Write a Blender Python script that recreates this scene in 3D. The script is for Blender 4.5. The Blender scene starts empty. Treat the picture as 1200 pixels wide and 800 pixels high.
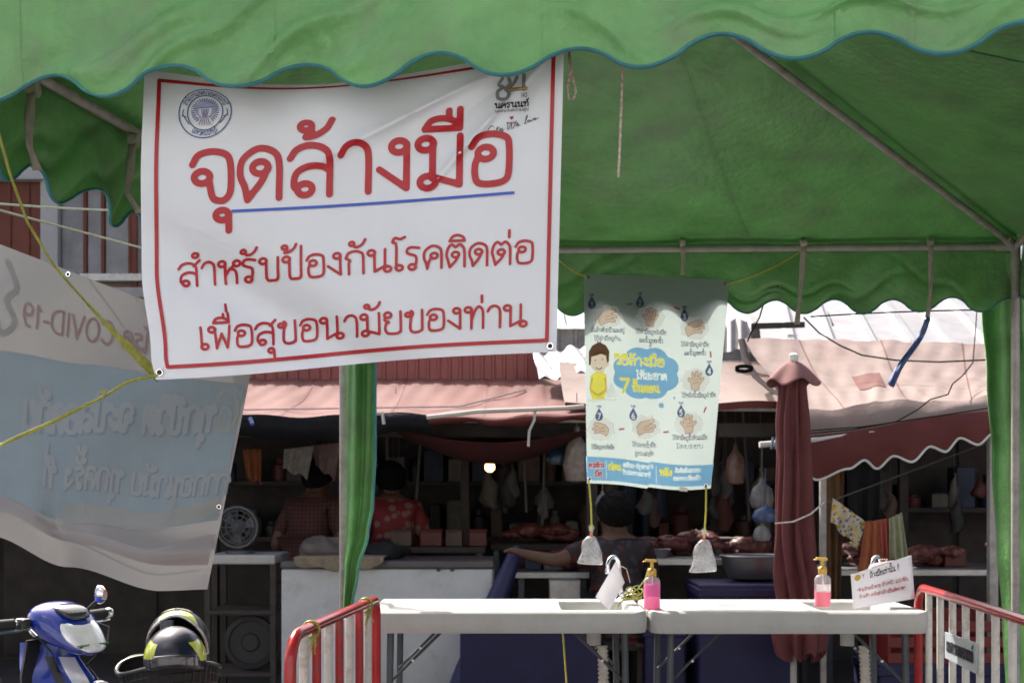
import bpy, bmesh, math, random
import numpy as np
from mathutils import Vector, Matrix
random.seed(7); rng = np.random.default_rng(7)
R = math.radians
sc = bpy.context.scene
col = sc.collection

# ------------------------------------------------------------ camera, sky, sun, exposure
F, HX, HY, CZ = 1500.0, 600.0, 572.0, 1.42        # focal length and horizon of the 1200x800 photograph
cam = bpy.data.cameras.new('camera'); cam.sensor_width = 36; cam.lens = 36 * F / 1200
cam.shift_y = (HY - 400) / 1200; cam.clip_start = 0.05; cam.clip_end = 400
cam.dof.use_dof = True; cam.dof.focus_distance = 3.4; cam.dof.aperture_fstop = 8
cob = bpy.data.objects.new('camera', cam); cob.location = (0, 0, CZ); cob.rotation_euler = (R(90), 0, 0)
col.objects.link(cob); sc.camera = cob
SUN_EL, SUN_AZ = 49.0, -33.0                       # azimuth from +Y towards +X: the sun stands beyond the stalls
world = bpy.data.worlds.new('World'); sc.world = world; world.use_nodes = True
wn = world.node_tree; sky = wn.nodes.new('ShaderNodeTexSky'); sky.sky_type = 'NISHITA'; sky.sun_disc = False
sky.sun_elevation = R(SUN_EL); sky.sun_rotation = R(SUN_AZ); sky.dust_density = 7.0; sky.air_density = .6; sky.ozone_density = .6
wn.links.new(sky.outputs[0], wn.nodes['Background'].inputs[0]); wn.nodes['Background'].inputs[1].default_value = 0.14
sun = bpy.data.lights.new('sun', 'SUN'); sun.energy = 4.0; sun.angle = R(0.55); sun.color = (1, .955, .88)
so = bpy.data.objects.new('sun', sun); col.objects.link(so)
sd = Vector((math.sin(R(SUN_AZ)) * math.cos(R(SUN_EL)), math.cos(R(SUN_AZ)) * math.cos(R(SUN_EL)), math.sin(R(SUN_EL))))
so.rotation_euler = sd.to_track_quat('Z', 'Y').to_euler(); so.location = (0, 20, 30)
vs = sc.view_settings; vs.view_transform = 'Standard'; vs.look = 'None'; vs.gamma = 1; vs.exposure = 1.1
vs.use_curve_mapping = False
sc.cycles.max_bounces = 10; sc.cycles.transparent_max_bounces = 16

def P(px, py, Y):
    return Vector(((px - HX) / F * Y, Y, CZ - (py - HY) / F * Y))

# ------------------------------------------------------------ materials
MATS = {}
def mat(name, color, rough=.6, metal=0.0, var=.12, scale=6.0, bump=.0, bscale=40.0, trans=0.0, tcol=None, coat=0.0,
        dirt=None, dirt_amt=.0, dirt_scale=3.0, transmission=0.0, ior=1.45, emit=None, estr=0.0, spec=.5, alpha=1.0, sheen=0):
    if name in MATS: return MATS[name]
    m = bpy.data.materials.new(name); m.use_nodes = True; MATS[name] = m
    n = m.node_tree; L = n.links.new
    b = n.nodes['Principled BSDF']; out = n.nodes['Material Output']
    tc = n.nodes.new('ShaderNodeTexCoord')
    nz = n.nodes.new('ShaderNodeTexNoise'); nz.inputs['Scale'].default_value = scale; nz.inputs['Detail'].default_value = 6
    nz.inputs['Roughness'].default_value = .6
    L(tc.outputs['Object'], nz.inputs['Vector'])
    rp = n.nodes.new('ShaderNodeMapRange'); rp.inputs[1].default_value = .3; rp.inputs[2].default_value = .7
    rp.inputs[3].default_value = 1 - var; rp.inputs[4].default_value = 1 + var * .6
    L(nz.outputs['Fac'], rp.inputs[0])
    mx = n.nodes.new('ShaderNodeMix'); mx.data_type = 'RGBA'; mx.blend_type = 'MULTIPLY'; mx.inputs[0].default_value = 1
    mx.inputs[6].default_value = (*color, 1); L(rp.outputs[0], mx.inputs[7])
    cout = mx.outputs[2]
    if dirt is not None:
        dn = n.nodes.new('ShaderNodeTexNoise'); dn.inputs['Scale'].default_value = dirt_scale; dn.inputs['Detail'].default_value = 9
        dn.inputs['Roughness'].default_value = .7; L(tc.outputs['Object'], dn.inputs['Vector'])
        dr = n.nodes.new('ShaderNodeMapRange'); dr.inputs[1].default_value = .5; dr.inputs[2].default_value = .72
        dr.inputs[3].default_value = 0; dr.inputs[4].default_value = dirt_amt; L(dn.outputs['Fac'], dr.inputs[0])
        m2 = n.nodes.new('ShaderNodeMix'); m2.data_type = 'RGBA'; L(dr.outputs[0], m2.inputs[0]); L(cout, m2.inputs[6])
        m2.inputs[7].default_value = (*dirt, 1); cout = m2.outputs[2]
    L(cout, b.inputs['Base Color'])
    b.inputs['Roughness'].default_value = rough; b.inputs['Metallic'].default_value = metal
    b.inputs['Specular IOR Level'].default_value = spec; b.inputs['IOR'].default_value = ior
    b.inputs['Transmission Weight'].default_value = transmission; b.inputs['Coat Weight'].default_value = coat
    b.inputs['Coat Roughness'].default_value = .08; b.inputs['Alpha'].default_value = alpha
    if emit: b.inputs['Emission Color'].default_value = (*emit, 1); b.inputs['Emission Strength'].default_value = estr
    if bump:
        bn = n.nodes.new('ShaderNodeTexNoise'); bn.inputs['Scale'].default_value = bscale; bn.inputs['Detail'].default_value = 5
        L(tc.outputs['Object'], bn.inputs['Vector'])
        bp = n.nodes.new('ShaderNodeBump'); bp.inputs['Strength'].default_value = bump; bp.inputs['Distance'].default_value = .01
        L(bn.outputs['Fac'], bp.inputs['Height']); L(bp.outputs[0], b.inputs['Normal'])
    if trans:
        t = n.nodes.new('ShaderNodeBsdfTranslucent')
        if tcol: 
            m3 = n.nodes.new('ShaderNodeMix'); m3.data_type = 'RGBA'; m3.blend_type = 'MULTIPLY'; m3.inputs[0].default_value = 1
            m3.inputs[6].default_value = (*tcol, 1); L(rp.outputs[0], m3.inputs[7]); L(m3.outputs[2], t.inputs[0])
        else: L(cout, t.inputs[0])
        ms = n.nodes.new('ShaderNodeMixShader'); ms.inputs[0].default_value = trans
        L(b.outputs[0], ms.inputs[1]); L(t.outputs[0], ms.inputs[2]); L(ms.outputs[0], out.inputs[0])
    return m

def pattern_mat(name, base, spot, kind='check', scale=40.0, rough=.8, second=None):
    """woven check or scattered flower print for clothes"""
    if name in MATS: return MATS[name]
    m = bpy.data.materials.new(name); m.use_nodes = True; MATS[name] = m
    n = m.node_tree; L = n.links.new; b = n.nodes['Principled BSDF']; b.inputs['Roughness'].default_value = rough
    tc = n.nodes.new('ShaderNodeTexCoord')
    if kind == 'check':
        fac = None
        for ax in ('BANDS', 'Z'):
            w = n.nodes.new('ShaderNodeTexWave'); w.wave_type = 'BANDS'; w.bands_direction = 'X' if ax == 'BANDS' else 'Z'
            w.inputs['Scale'].default_value = scale; w.inputs['Distortion'].default_value = 1.2; w.inputs['Detail'].default_value = 1
            w.inputs['Detail Scale'].default_value = .6
            L(tc.outputs['Object'], w.inputs['Vector'])
            r = n.nodes.new('ShaderNodeMapRange'); r.inputs[1].default_value = .72; r.inputs[2].default_value = .86
            L(w.outputs['Fac'], r.inputs[0])
            if fac is None: fac = r.outputs[0]
            else:
                mm = n.nodes.new('ShaderNodeMath'); mm.operation = 'MAXIMUM'; L(fac, mm.inputs[0]); L(r.outputs[0], mm.inputs[1]); fac = mm.outputs[0]
    else:
        v = n.nodes.new('ShaderNodeTexVoronoi'); v.inputs['Scale'].default_value = scale; L(tc.outputs['Object'], v.inputs['Vector'])
        r = n.nodes.new('ShaderNodeMapRange'); r.inputs[1].default_value = .42; r.inputs[2].default_value = .30
        L(v.outputs['Distance'], r.inputs[0]); fac = r.outputs[0]
    mx = n.nodes.new('ShaderNodeMix'); mx.data_type = 'RGBA'; L(fac, mx.inputs[0])
    mx.inputs[6].default_value = (*base, 1); mx.inputs[7].default_value = (*spot, 1)
    o = mx.outputs[2]
    if second:
        v2 = n.nodes.new('ShaderNodeTexVoronoi'); v2.inputs['Scale'].default_value = scale * 1.3
        mp = n.nodes.new('ShaderNodeMapping'); mp.inputs['Location'].default_value = (3.1, 1.7, 5.2)
        L(tc.outputs['Object'], mp.inputs[0]); L(mp.outputs[0], v2.inputs['Vector'])
        r2 = n.nodes.new('ShaderNodeMapRange'); r2.inputs[1].default_value = .36; r2.inputs[2].default_value = .26
        L(v2.outputs['Distance'], r2.inputs[0])
        m2 = n.nodes.new('ShaderNodeMix'); m2.data_type = 'RGBA'; L(r2.outputs[0], m2.inputs[0]); L(o, m2.inputs[6])
        m2.inputs[7].default_value = (*second, 1); o = m2.outputs[2]
    L(o, b.inputs['Base Color'])
    return m

GREEN = mat('green_tarpaulin', (.148, .36, .12), .34, var=.28, scale=6, bump=.5, bscale=34, trans=.008, tcol=(.05, .40, .05),
            dirt=(.19, .22, .15), dirt_amt=.65, dirt_scale=3.2)
TEAL = mat('teal_binding', (.06, .26, .28), .6, var=.15, scale=30, trans=.05)
GALV = mat('dull_galvanised_pipe', (.40, .37, .35), .55, metal=.15, var=.25, scale=14, dirt=(.20, .12, .09), dirt_amt=.5, dirt_scale=18)
STRAP = mat('faded_webbing', (.52, .46, .40), .85, var=.2, scale=40, trans=.15)
VINYL = mat('white_banner_vinyl', (.82, .85, .90), .26, var=.03, scale=3, bump=.03, bscale=120, trans=.16, spec=.6)
INK_RED = mat('red_banner_ink', (.43, .014, .022), .30, var=.05, spec=.55)
INK_BLUE = mat('blue_banner_ink', (.035, .10, .48), .30, var=.05)
INK_NAVY = mat('navy_print_ink', (.06, .09, .26), .35, var=.08)
INK_GREY = mat('grey_print_ink', (.22, .22, .22), .35, var=.05)
INK_BLACK = mat('black_print_ink', (.03, .03, .04), .4, var=.05)
RAFFIA = mat('yellow_raffia', (.50, .50, .13), .35, var=.3, scale=60, trans=.35)
ROPE = mat('pale_rope', (.55, .50, .48), .8, var=.2, scale=60)
WHITEP = mat('white_table_plastic', (.53, .53, .515), .42, var=.06, scale=8, bump=.12, bscale=220, dirt=(.42, .40, .35), dirt_amt=.55, dirt_scale=7)
DARKST = mat('dark_grey_steel', (.09, .10, .11), .45, metal=.3, var=.2)
CHROME = mat('chrome', (.80, .80, .82), .10, metal=1, var=.05)
REDP = mat('red_enamel', (.46, .016, .02), .28, var=.18, scale=10, coat=.4, dirt=(.16, .07, .05), dirt_amt=.75, dirt_scale=22, bump=.1, bscale=60)
WHITEE = mat('chipped_white_enamel', (.72, .69, .63), .4, var=.1, scale=9, dirt=(.26, .15, .08), dirt_amt=.75, dirt_scale=16)
PAPER = mat('white_paper', (.80, .80, .84), .75, var=.04, scale=4, trans=.25, bump=.1, bscale=20)
CLEAR = mat('clear_plastic', (1, 1, 1), .05, var=0, transmission=1, ior=1.15)

# ------------------------------------------------------------ mesh collecting
class MB:
    def __init__(s): s.v = []; s.f = []; s.mi = []
    def add(s, vs_, fs, k=0):
        o = len(s.v); s.v += [tuple(v) for v in vs_]; s.f += [tuple(i + o for i in f) for f in fs]; s.mi += [k] * len(fs); return s
    def box(s, c, d, rz=0, ry=0, rx=0, k=0):
        M = Matrix.Translation(Vector(c)) @ Matrix.Rotation(rz, 4, 'Z') @ Matrix.Rotation(ry, 4, 'Y') @ Matrix.Rotation(rx, 4, 'X')
        h = [x / 2 for x in d]
        vv = [M @ Vector((sx * h[0], sy * h[1], sz * h[2])) for sz in (-1, 1) for sy in (-1, 1) for sx in (-1, 1)]
        return s.add(vv, [(0, 2, 3, 1), (4, 5, 7, 6), (0, 1, 5, 4), (2, 6, 7, 3), (0, 4, 6, 2), (1, 3, 7, 5)], k)
    def tube(s, pts, r, n=8, cap=True, flat=None, k=0):
        pts = [Vector(p) for p in pts]; m = len(pts)
        rs = r if isinstance(r, (list, tuple)) else [r] * m
        T = []
        for i in range(m):
            t = (pts[min(i + 1, m - 1)] - pts[max(i - 1, 0)])
            T.append(t.normalized() if t.length > 1e-9 else Vector((0, 0, 1)))
        up = Vector((0, 0, 1)) if abs(T[0].z) < .9 else Vector((0, 1, 0))
        a = T[0].cross(up).normalized(); vv = []
        for i in range(m):
            a = (a - T[i] * a.dot(T[i])).normalized(); b = T[i].cross(a)
            for j in range(n):
                q = 2 * math.pi * j / n
                vv.append(pts[i] + a * (rs[i] * math.cos(q)) + b * (rs[i] * math.sin(q) * (flat or 1)))
        ff = [(i * n + j, i * n + (j + 1) % n, (i + 1) * n + (j + 1) % n, (i + 1) * n + j) for i in range(m - 1) for j in range(n)]
        if cap: ff += [tuple(reversed(range(n))), tuple(range((m - 1) * n, m * n))]
        return s.add(vv, ff, k)
    def lathe(s, prof, c=(0, 0, 0), n=20, M=None, sx=1, sy=1, k=0):
        c = Vector(c); vv = []
        for (r, z) in prof:
            for j in range(n):
                q = 2 * math.pi * j / n; p = Vector((r * math.cos(q) * sx, r * math.sin(q) * sy, z))
                vv.append((M @ p if M else p) + c)
        m = len(prof)
        ff = [(i * n + j, i * n + (j + 1) % n, (i + 1) * n + (j + 1) % n, (i + 1) * n + j) for i in range(m - 1) for j in range(n)]
        if prof[0][0] > 1e-4: ff.append(tuple(reversed(range(n))))
        if prof[-1][0] > 1e-4: ff.append(tuple(range((m - 1) * n, m * n)))
        return s.add(vv, ff, k)
    def grid(s, fn, nu, nv, u0=0, u1=1, v0=0, v1=1, thick=None, k=0):
        """fn(u, v) -> point; thick = vector or length along local normal"""
        vv = [Vector(fn(u0 + (u1 - u0) * i / nu, v0 + (v1 - v0) * j / nv)) for j in range(nv + 1) for i in range(nu + 1)]
        w = nu + 1
        ff = [(j * w + i, j * w + i + 1, (j + 1) * w + i + 1, (j + 1) * w + i) for j in range(nv) for i in range(nu)]
        if thick is not None:
            N = len(vv); th = Vector(thick)
            vv2 = [v + th for v in vv]
            f2 = [tuple(reversed([i + N for i in f])) for f in ff]
            rim = [i for i in range(w)] + [j * w + nu for j in range(1, nv + 1)] + [nv * w + i for i in range(nu - 1, -1, -1)] + [j * w for j in range(nv - 1, 0, -1)]
            fr = [(rim[(q + 1) % len(rim)], rim[q], rim[q] + N, rim[(q + 1) % len(rim)] + N) for q in range(len(rim))]
            return s.add(vv + vv2, ff + f2 + fr, k)
        return s.add(vv, ff, k)
    def prism(s, poly, M, h, k=0):
        """2-D polygon extruded by h along local z, placed by M"""
        n = len(poly)
        vv = [M @ Vector((x, y, 0)) for x, y in poly] + [M @ Vector((x, y, h)) for x, y in poly]
        return s.add(vv, [tuple(reversed(range(n))), tuple(range(n, 2 * n))] + [(i, (i + 1) % n, (i + 1) % n + n, i + n) for i in range(n)], k)
    def loft(s, secs, cap=True, k=0):
        n = len(secs[0]); vv = [p for q in secs for p in q]; m = len(secs)
        ff = [(i * n + j, i * n + (j + 1) % n, (i + 1) * n + (j + 1) % n, (i + 1) * n + j) for i in range(m - 1) for j in range(n)]
        if cap: ff += [tuple(reversed(range(n))), tuple(range((m - 1) * n, m * n))]
        return s.add(vv, ff, k)
    def build(s, name, mats, parent=None, smooth=False, bevel=0, sub=0, org=None, M=None, solid=0, ang=40):
        vv = [Vector(v) for v in s.v]
        if M is not None: vv = [M @ v for v in vv]
        wo = Vector(parent['_org']) if parent is not None else None
        if org is None:
            if wo is not None: org = wo
            else:
                xs = [v.x for v in vv]; ys = [v.y for v in vv]; zs = [v.z for v in vv]
                org = Vector(((min(xs) + max(xs)) / 2, (min(ys) + max(ys)) / 2, min(zs)))
        org = Vector(org)
        me = bpy.data.meshes.new(name); me.from_pydata([v - org for v in vv], [], s.f)
        for m in (mats if isinstance(mats, (list, tuple)) else [mats]): me.materials.append(m)
        if any(s.mi): me.polygons.foreach_set('material_index', s.mi)
        bm = bmesh.new(); bm.from_mesh(me); bmesh.ops.recalc_face_normals(bm, faces=bm.faces); bm.to_mesh(me); bm.free()
        if smooth:
            me.polygons.foreach_set('use_smooth', [True] * len(me.polygons))
            try: me.set_sharp_from_angle(angle=R(ang))
            except Exception: pass
        ob = bpy.data.objects.new(name, me); col.objects.link(ob)
        ob['_org'] = tuple(org)
        if parent is not None: ob.parent = parent; ob.location = org - wo
        else: ob.location = org
        if solid: 
            md = ob.modifiers.new('solid', 'SOLIDIFY'); md.thickness = solid; md.offset = 0
        if sub:
            md = ob.modifiers.new('sub', 'SUBSURF'); md.levels = sub; md.render_levels = sub
        if bevel:
            md = ob.modifiers.new('bevel', 'BEVEL'); md.width = bevel; md.segments = 2; md.limit_method = 'ANGLE'; md.angle_limit = R(35)
        return ob

def tag(o, label, cat, group=None, kind=None):
    if kind: o['kind'] = kind
    if label: o['label'] = label
    if cat: o['category'] = cat
    if group: o['group'] = group
    return o
def thing(name, label, cat, loc, group=None):
    o = bpy.data.objects.new(name, None); col.objects.link(o); o.location = loc; o.empty_display_size = .05
    o['_org'] = tuple(loc)
    return tag(o, label, cat, group)

# ------------------------------------------------------------ flat print: stroke lettering turned into thin inked film
def smooth_path(pts, n=7):
    p = [np.array(q, float) for q in pts]
    if len(p) < 3: return p
    p = [2 * p[0] - p[1]] + p + [2 * p[-1] - p[-2]]; out = []
    for i in range(1, len(p) - 2):
        for t in np.linspace(0, 1, n, endpoint=False):
            a, b, c, d = p[i - 1:i + 3]
            out.append(.5 * ((2 * b) + (-a + c) * t + (2 * a - 5 * b + 4 * c - d) * t * t + (-a + 3 * b - 3 * c + d) * t ** 3))
    out.append(p[-2]); return out
def ring(x, y, r, ry=None, n=20): return [np.array((x + r * math.cos(2 * math.pi * i / n), y + (ry or r) * math.sin(2 * math.pi * i / n))) for i in range(n + 1)]
def S(*p): return smooth_path(p)
def Ln(*p): return [np.array(q, float) for q in p]

G = {}   # glyph -> (advance, [polylines]); x-height 1
def gl(ch, adv, *paths): G[ch] = (adv, list(paths))
r1 = .122
gl('จ', .74, S((.03,.76),(.12,.94),(.33,1),(.55,.92),(.62,.7),(.62,.22),(.54,.04),(.44,.02),(.34,.1),(.29,.42)), ring(.18,.5,r1))
ARCH = lambda: S((.14,0),(.10,.25),(.03,.5),(.07,.8),(.3,1),(.54,.92),(.63,.68),(.63,0))
gl('ด', .78, ARCH(), ring(.34,.62,r1), S((.44,.58),(.36,.35),(.16,.03)))
gl('ค', .78, ARCH(), ring(.38,.56,r1), S((.29,.5),(.2,.3),(.14,.02)))
gl('ศ', .80, ARCH(), ring(.38,.56,r1), S((.29,.5),(.2,.3),(.14,.02)), Ln((.55,.88),(.74,1.1)))
gl('ต', .80, S((.14,0),(.08,.3),(.03,.55),(.08,.85),(.2,1),(.34,.88)), S((.34,.88),(.48,1),(.61,.85),(.65,.6),(.65,0)), ring(.34,.55,r1), S((.44,.5),(.36,.3),(.16,.03)))
LL = lambda: [S((.02,.76),(.12,.93),(.32,1),(.54,.92),(.63,.7),(.63,0)), S((.63,.48),(.5,.57),(.3,.58),(.12,.46),(.08,.22),(.14,.12)), ring(.25,.13,.115)]
gl('ล', .78, *LL()); gl('ส', .80, *LL(), Ln((.54,.86),(.74,1.1)))
gl('า', .58, S((.02,.76),(.1,.93),(.24,1),(.39,.92),(.45,.7),(.45,0)))
gl('ง', .62, ring(.34,.86,.12), Ln((.46,.9),(.46,.02),(.04,.42)))
gl('ม', .80, ring(.13,.87,r1), Ln((.24,.9),(.24,.18)), ring(.17,.11,r1), Ln((.26,.2),(.66,.03),(.66,1)))
gl('น', .84, ring(.13,.87,r1), Ln((.24,.9),(.24,.03),(.58,.24)), Ln((.6,1),(.6,.15)), ring(.69,.11,r1))
gl('อ', .74, S((.04,.76),(.14,.94),(.34,1),(.56,.93),(.62,.75),(.62,.22),(.55,.05),(.36,0),(.16,.03),(.1,.18),(.1,.4),(.14,.55)), ring(.26,.62,r1))
gl('ห', .80, ring(.13,.87,r1), Ln((.24,.9),(.24,0)), S((.24,.32),(.38,.6),(.56,.78)), ring(.64,.86,r1), S((.42,.64),(.58,.56),(.63,.36),(.63,0)))
gl('ร', .62, ring(.24,.12,r1), S((.34,.12),(.39,.4),(.36,.6),(.2,.68),(.07,.76),(.08,.93),(.22,1),(.48,.95)))
gl('ธ', .70, S((.06,.95),(.3,1),(.56,.96)), S((.1,.95),(.1,.7),(.3,.64),(.48,.66),(.58,.5),(.58,.1),(.44,0),(.22,.02),(.12,.14)), Ln((.12,.14),(.12,.45)))
gl('โ', .46, ring(.25,.12,r1), S((.15,.12),(.15,1.12),(.02,1.28),(.1,1.46),(.28,1.4),(.44,1.48)))
gl('เ', .40, ring(.25,.12,r1), Ln((.14,.12),(.14,1)))
gl('แ', .74, ring(.25,.12,r1), Ln((.14,.12),(.14,1)), ring(.59,.12,r1), Ln((.48,.12),(.48,1)))
gl('ไ', .44, ring(.27,.12,r1), S((.16,.12),(.16,1.1),(.04,1.3),(.08,1.46),(.22,1.4),(.22,1.25)))
gl('ใ', .44, ring(.27,.12,r1), S((.16,.12),(.16,1.1),(.24,1.25),(.2,1.42),(.06,1.44)), ring(.06,1.34,.08))
BB = lambda h: [ring(.13,.87,r1), Ln((.24,.9),(.24,.12)), S((.24,.12),(.3,.01),(.44,0),(.58,.01),(.64,.12)), Ln((.64,.12),(.64,h))]
gl('บ', .80, *BB(1)); gl('ป', .80, *BB(1.42))
gl('พ', .90, ring(.13,.87,r1), Ln((.22,.9),(.27,.02),(.46,.66),(.65,.02),(.76,1)))
gl('ผ', .86, ring(.3,.87,r1), Ln((.16,1),(.16,.03),(.44,.5),(.7,.03),(.7,1))); gl('ฝ', .86, ring(.3,.87,r1), Ln((.16,1),(.16,.03),(.44,.5),(.7,.03),(.7,1.42)))
gl('ฟ', .90, ring(.13,.87,r1), Ln((.22,.9),(.27,.02),(.46,.66),(.65,.02),(.76,1.42)))
gl('ย', .76, ring(.17,.87,r1), S((.08,.82),(.06,.64),(.2,.54),(.1,.46),(.08,.18),(.2,.01),(.5,.0),(.62,.1)), Ln((.62,.06),(.62,1)))
KH = lambda: [ring(.12,.82,.09), S((.2,.86),(.24,.98),(.3,.86),(.22,.62),(.2,.16),(.3,.0),(.5,.0),(.62,.1)), Ln((.62,.06),(.62,1))]
gl('ข', .76, *KH()); gl('ช', .80, *KH(), Ln((.62,.86),(.76,1.08))); gl('ซ', .80, *KH(), Ln((.62,.86),(.76,1.08)))
KK = lambda: [S((.03,.72),(.12,.93),(.34,1),(.56,.92),(.63,.7),(.63,0)), Ln((.04,.7),(.18,.6),(.13,.48),(.13,0))]
gl('ก', .78, *KK()); gl('ถ', .78, *KK(), ring(.23,.11,r1)); gl('ภ', .82, *KK(), ring(.03,.11,r1)); gl('ณ', .98, *KK(), Ln((.63,.05),(.85,.25),(.85,1)), ring(.23,.11,r1))
gl('ท', .80, ring(.13,.87,r1), Ln((.24,.9),(.24,0)), S((.24,.38),(.36,.8),(.5,1),(.62,.88),(.65,.6),(.65,0)))
gl('ว', .64, S((.03,.76),(.12,.94),(.3,1),(.46,.92),(.53,.7),(.53,.12)), ring(.42,.12,r1))
gl('ะ', .56, ring(.12,.68,.09), S((.21,.68),(.3,.74),(.44,.95)), ring(.12,.16,.09), S((.21,.16),(.3,.22),(.44,.43)))
gl('ฉ', .8, *LL())
gl(' ', .5); gl('!', .3, Ln((.1,1.3),(.1,.35)), Ln((.1,.02),(.1,.06))); gl('-', .55, Ln((.08,.5),(.42,.5))); gl('*', .5, Ln((.1,.6),(.4,1)), Ln((.4,.6),(.1,1)))
gl('0', .8, ring(.36,.65,.3,.65)); gl('1', .6, Ln((.12,1.05),(.32,1.3),(.32,0))); gl('9', .8, ring(.36,.95,.28,.34), S((.64,.95),(.62,.5),(.45,.05),(.2,0)))
gl('2', .8, S((.08,1.0),(.2,1.25),(.42,1.28),(.58,1.05),(.4,.6),(.08,.02)), Ln((.08,.02),(.62,.02))); gl('3', .8, S((.08,1.15),(.34,1.3),(.56,1.08),(.32,.7),(.58,.35),(.34,0),(.06,.15)))
gl('4', .8, Ln((.5,0),(.5,1.3),(.06,.4),(.66,.4))); gl('5', .8, Ln((.56,1.28),(.16,1.28),(.12,.72)), S((.12,.72),(.4,.82),(.6,.5),(.4,.04),(.08,.1))); gl('6', .8, ring(.36,.36,.28,.34), S((.08,.36),(.14,.85),(.42,1.3)))
gl('7', .8, Ln((.08,1.28),(.62,1.28),(.24,0)))
gl('C', .95, S((.78,1.1),(.5,1.32),(.2,1.15),(.08,.65),(.2,.15),(.5,-.02),(.78,.2))); gl('O', 1.1, ring(.5,.65,.42,.66)); gl('V', .9, Ln((.04,1.3),(.42,0),(.8,1.3)))
gl('I', .4, Ln((.16,0),(.16,1.3))); gl('D', 1.0, Ln((.12,0),(.12,1.3)), S((.12,1.3),(.5,1.28),(.84,1.0),(.84,.3),(.5,.02),(.12,0)))
MARK = {  # drawn relative to the right stem of the letter below
 'ิ': [S((-.52,1.17),(-.42,1.36),(-.24,1.42),(-.06,1.32),(0,1.16)), Ln((-.52,1.17),(0,1.16))],
 'ี': [S((-.52,1.17),(-.42,1.34),(-.24,1.38),(-.06,1.3),(0,1.16)), Ln((-.52,1.17),(0,1.16),(0,1.52))],
 'ื': [S((-.54,1.17),(-.44,1.34),(-.26,1.38),(-.08,1.3),(0,1.16)), Ln((-.54,1.17),(0,1.16),(0,1.56)), Ln((-.17,1.36),(-.17,1.54))],
 'ึ': [S((-.52,1.17),(-.42,1.36),(-.24,1.42),(-.06,1.32),(0,1.16)), Ln((-.52,1.17),(0,1.16)), ring(0,1.4,.08)],
 'ั': [ring(-.40,1.34,.085), S((-.32,1.3),(-.3,1.2),(-.16,1.2),(-.02,1.32),(.06,1.5))],
 'ํ': [ring(-.06,1.32,.10)],
 '่': [Ln((-.04,1.2),(-.04,1.5))], '้': [ring(-.38,1.4,.09), S((-.29,1.38),(-.3,1.22),(-.38,1.17),(-.22,1.2),(-.06,1.33),(.02,1.52))],
 '็': [S((-.4,1.2),(-.45,1.4),(-.2,1.42),(-.1,1.3)), Ln((-.4,1.2),(-.2,1.28))], '์': [ring(-.14,1.3,.09), S((-.06,1.36),(0,1.44),(.06,1.56))],
 'ุ': [ring(-.10,-.27,.10), Ln((0,-.24),(0,-.58))], 'ู': [ring(-.32,-.2,.08), S((-.24,-.2),(-.24,-.45),(-.1,-.46),(0,-.4)), Ln((0,-.16),(0,-.48))]}
UPPER = 'ิีืึัํ'
def text_strokes(txt, x0, y0, H, width=None, mirror=False, raise_=.46):
    """polylines of a line of lettering: starts at x0, baseline y0, x-height H, squeezed to width"""
    out = []; x = 0; stem = 0; up = False; tall = False; chars = []
    for ch in txt: chars += ['ํ', 'า'] if ch == 'ำ' else [ch]
    for ch in chars:
        if ch in MARK:
            dx = stem - (.2 if tall and ch not in 'ุู' else 0); dy = raise_ if (up and ch in '่้์') else 0
            out += [[q + np.array((dx, dy)) for q in p] for p in MARK[ch]]
            if ch in UPPER: up = True
        else:
            adv, ps = G.get(ch, G['อ'])
            out += [[q + np.array((x, 0)) for q in p] for p in ps]
            stem = x + adv - .15; tall = ch in 'ปฝฟ'; up = False; x += adv
    sx = (width / (x * H)) if width else 1
    sg = -1 if mirror else 1
    return [[np.array((x0 + sg * q[0] * H * sx, y0 + q[1] * H)) for q in p] for p in out]

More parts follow.
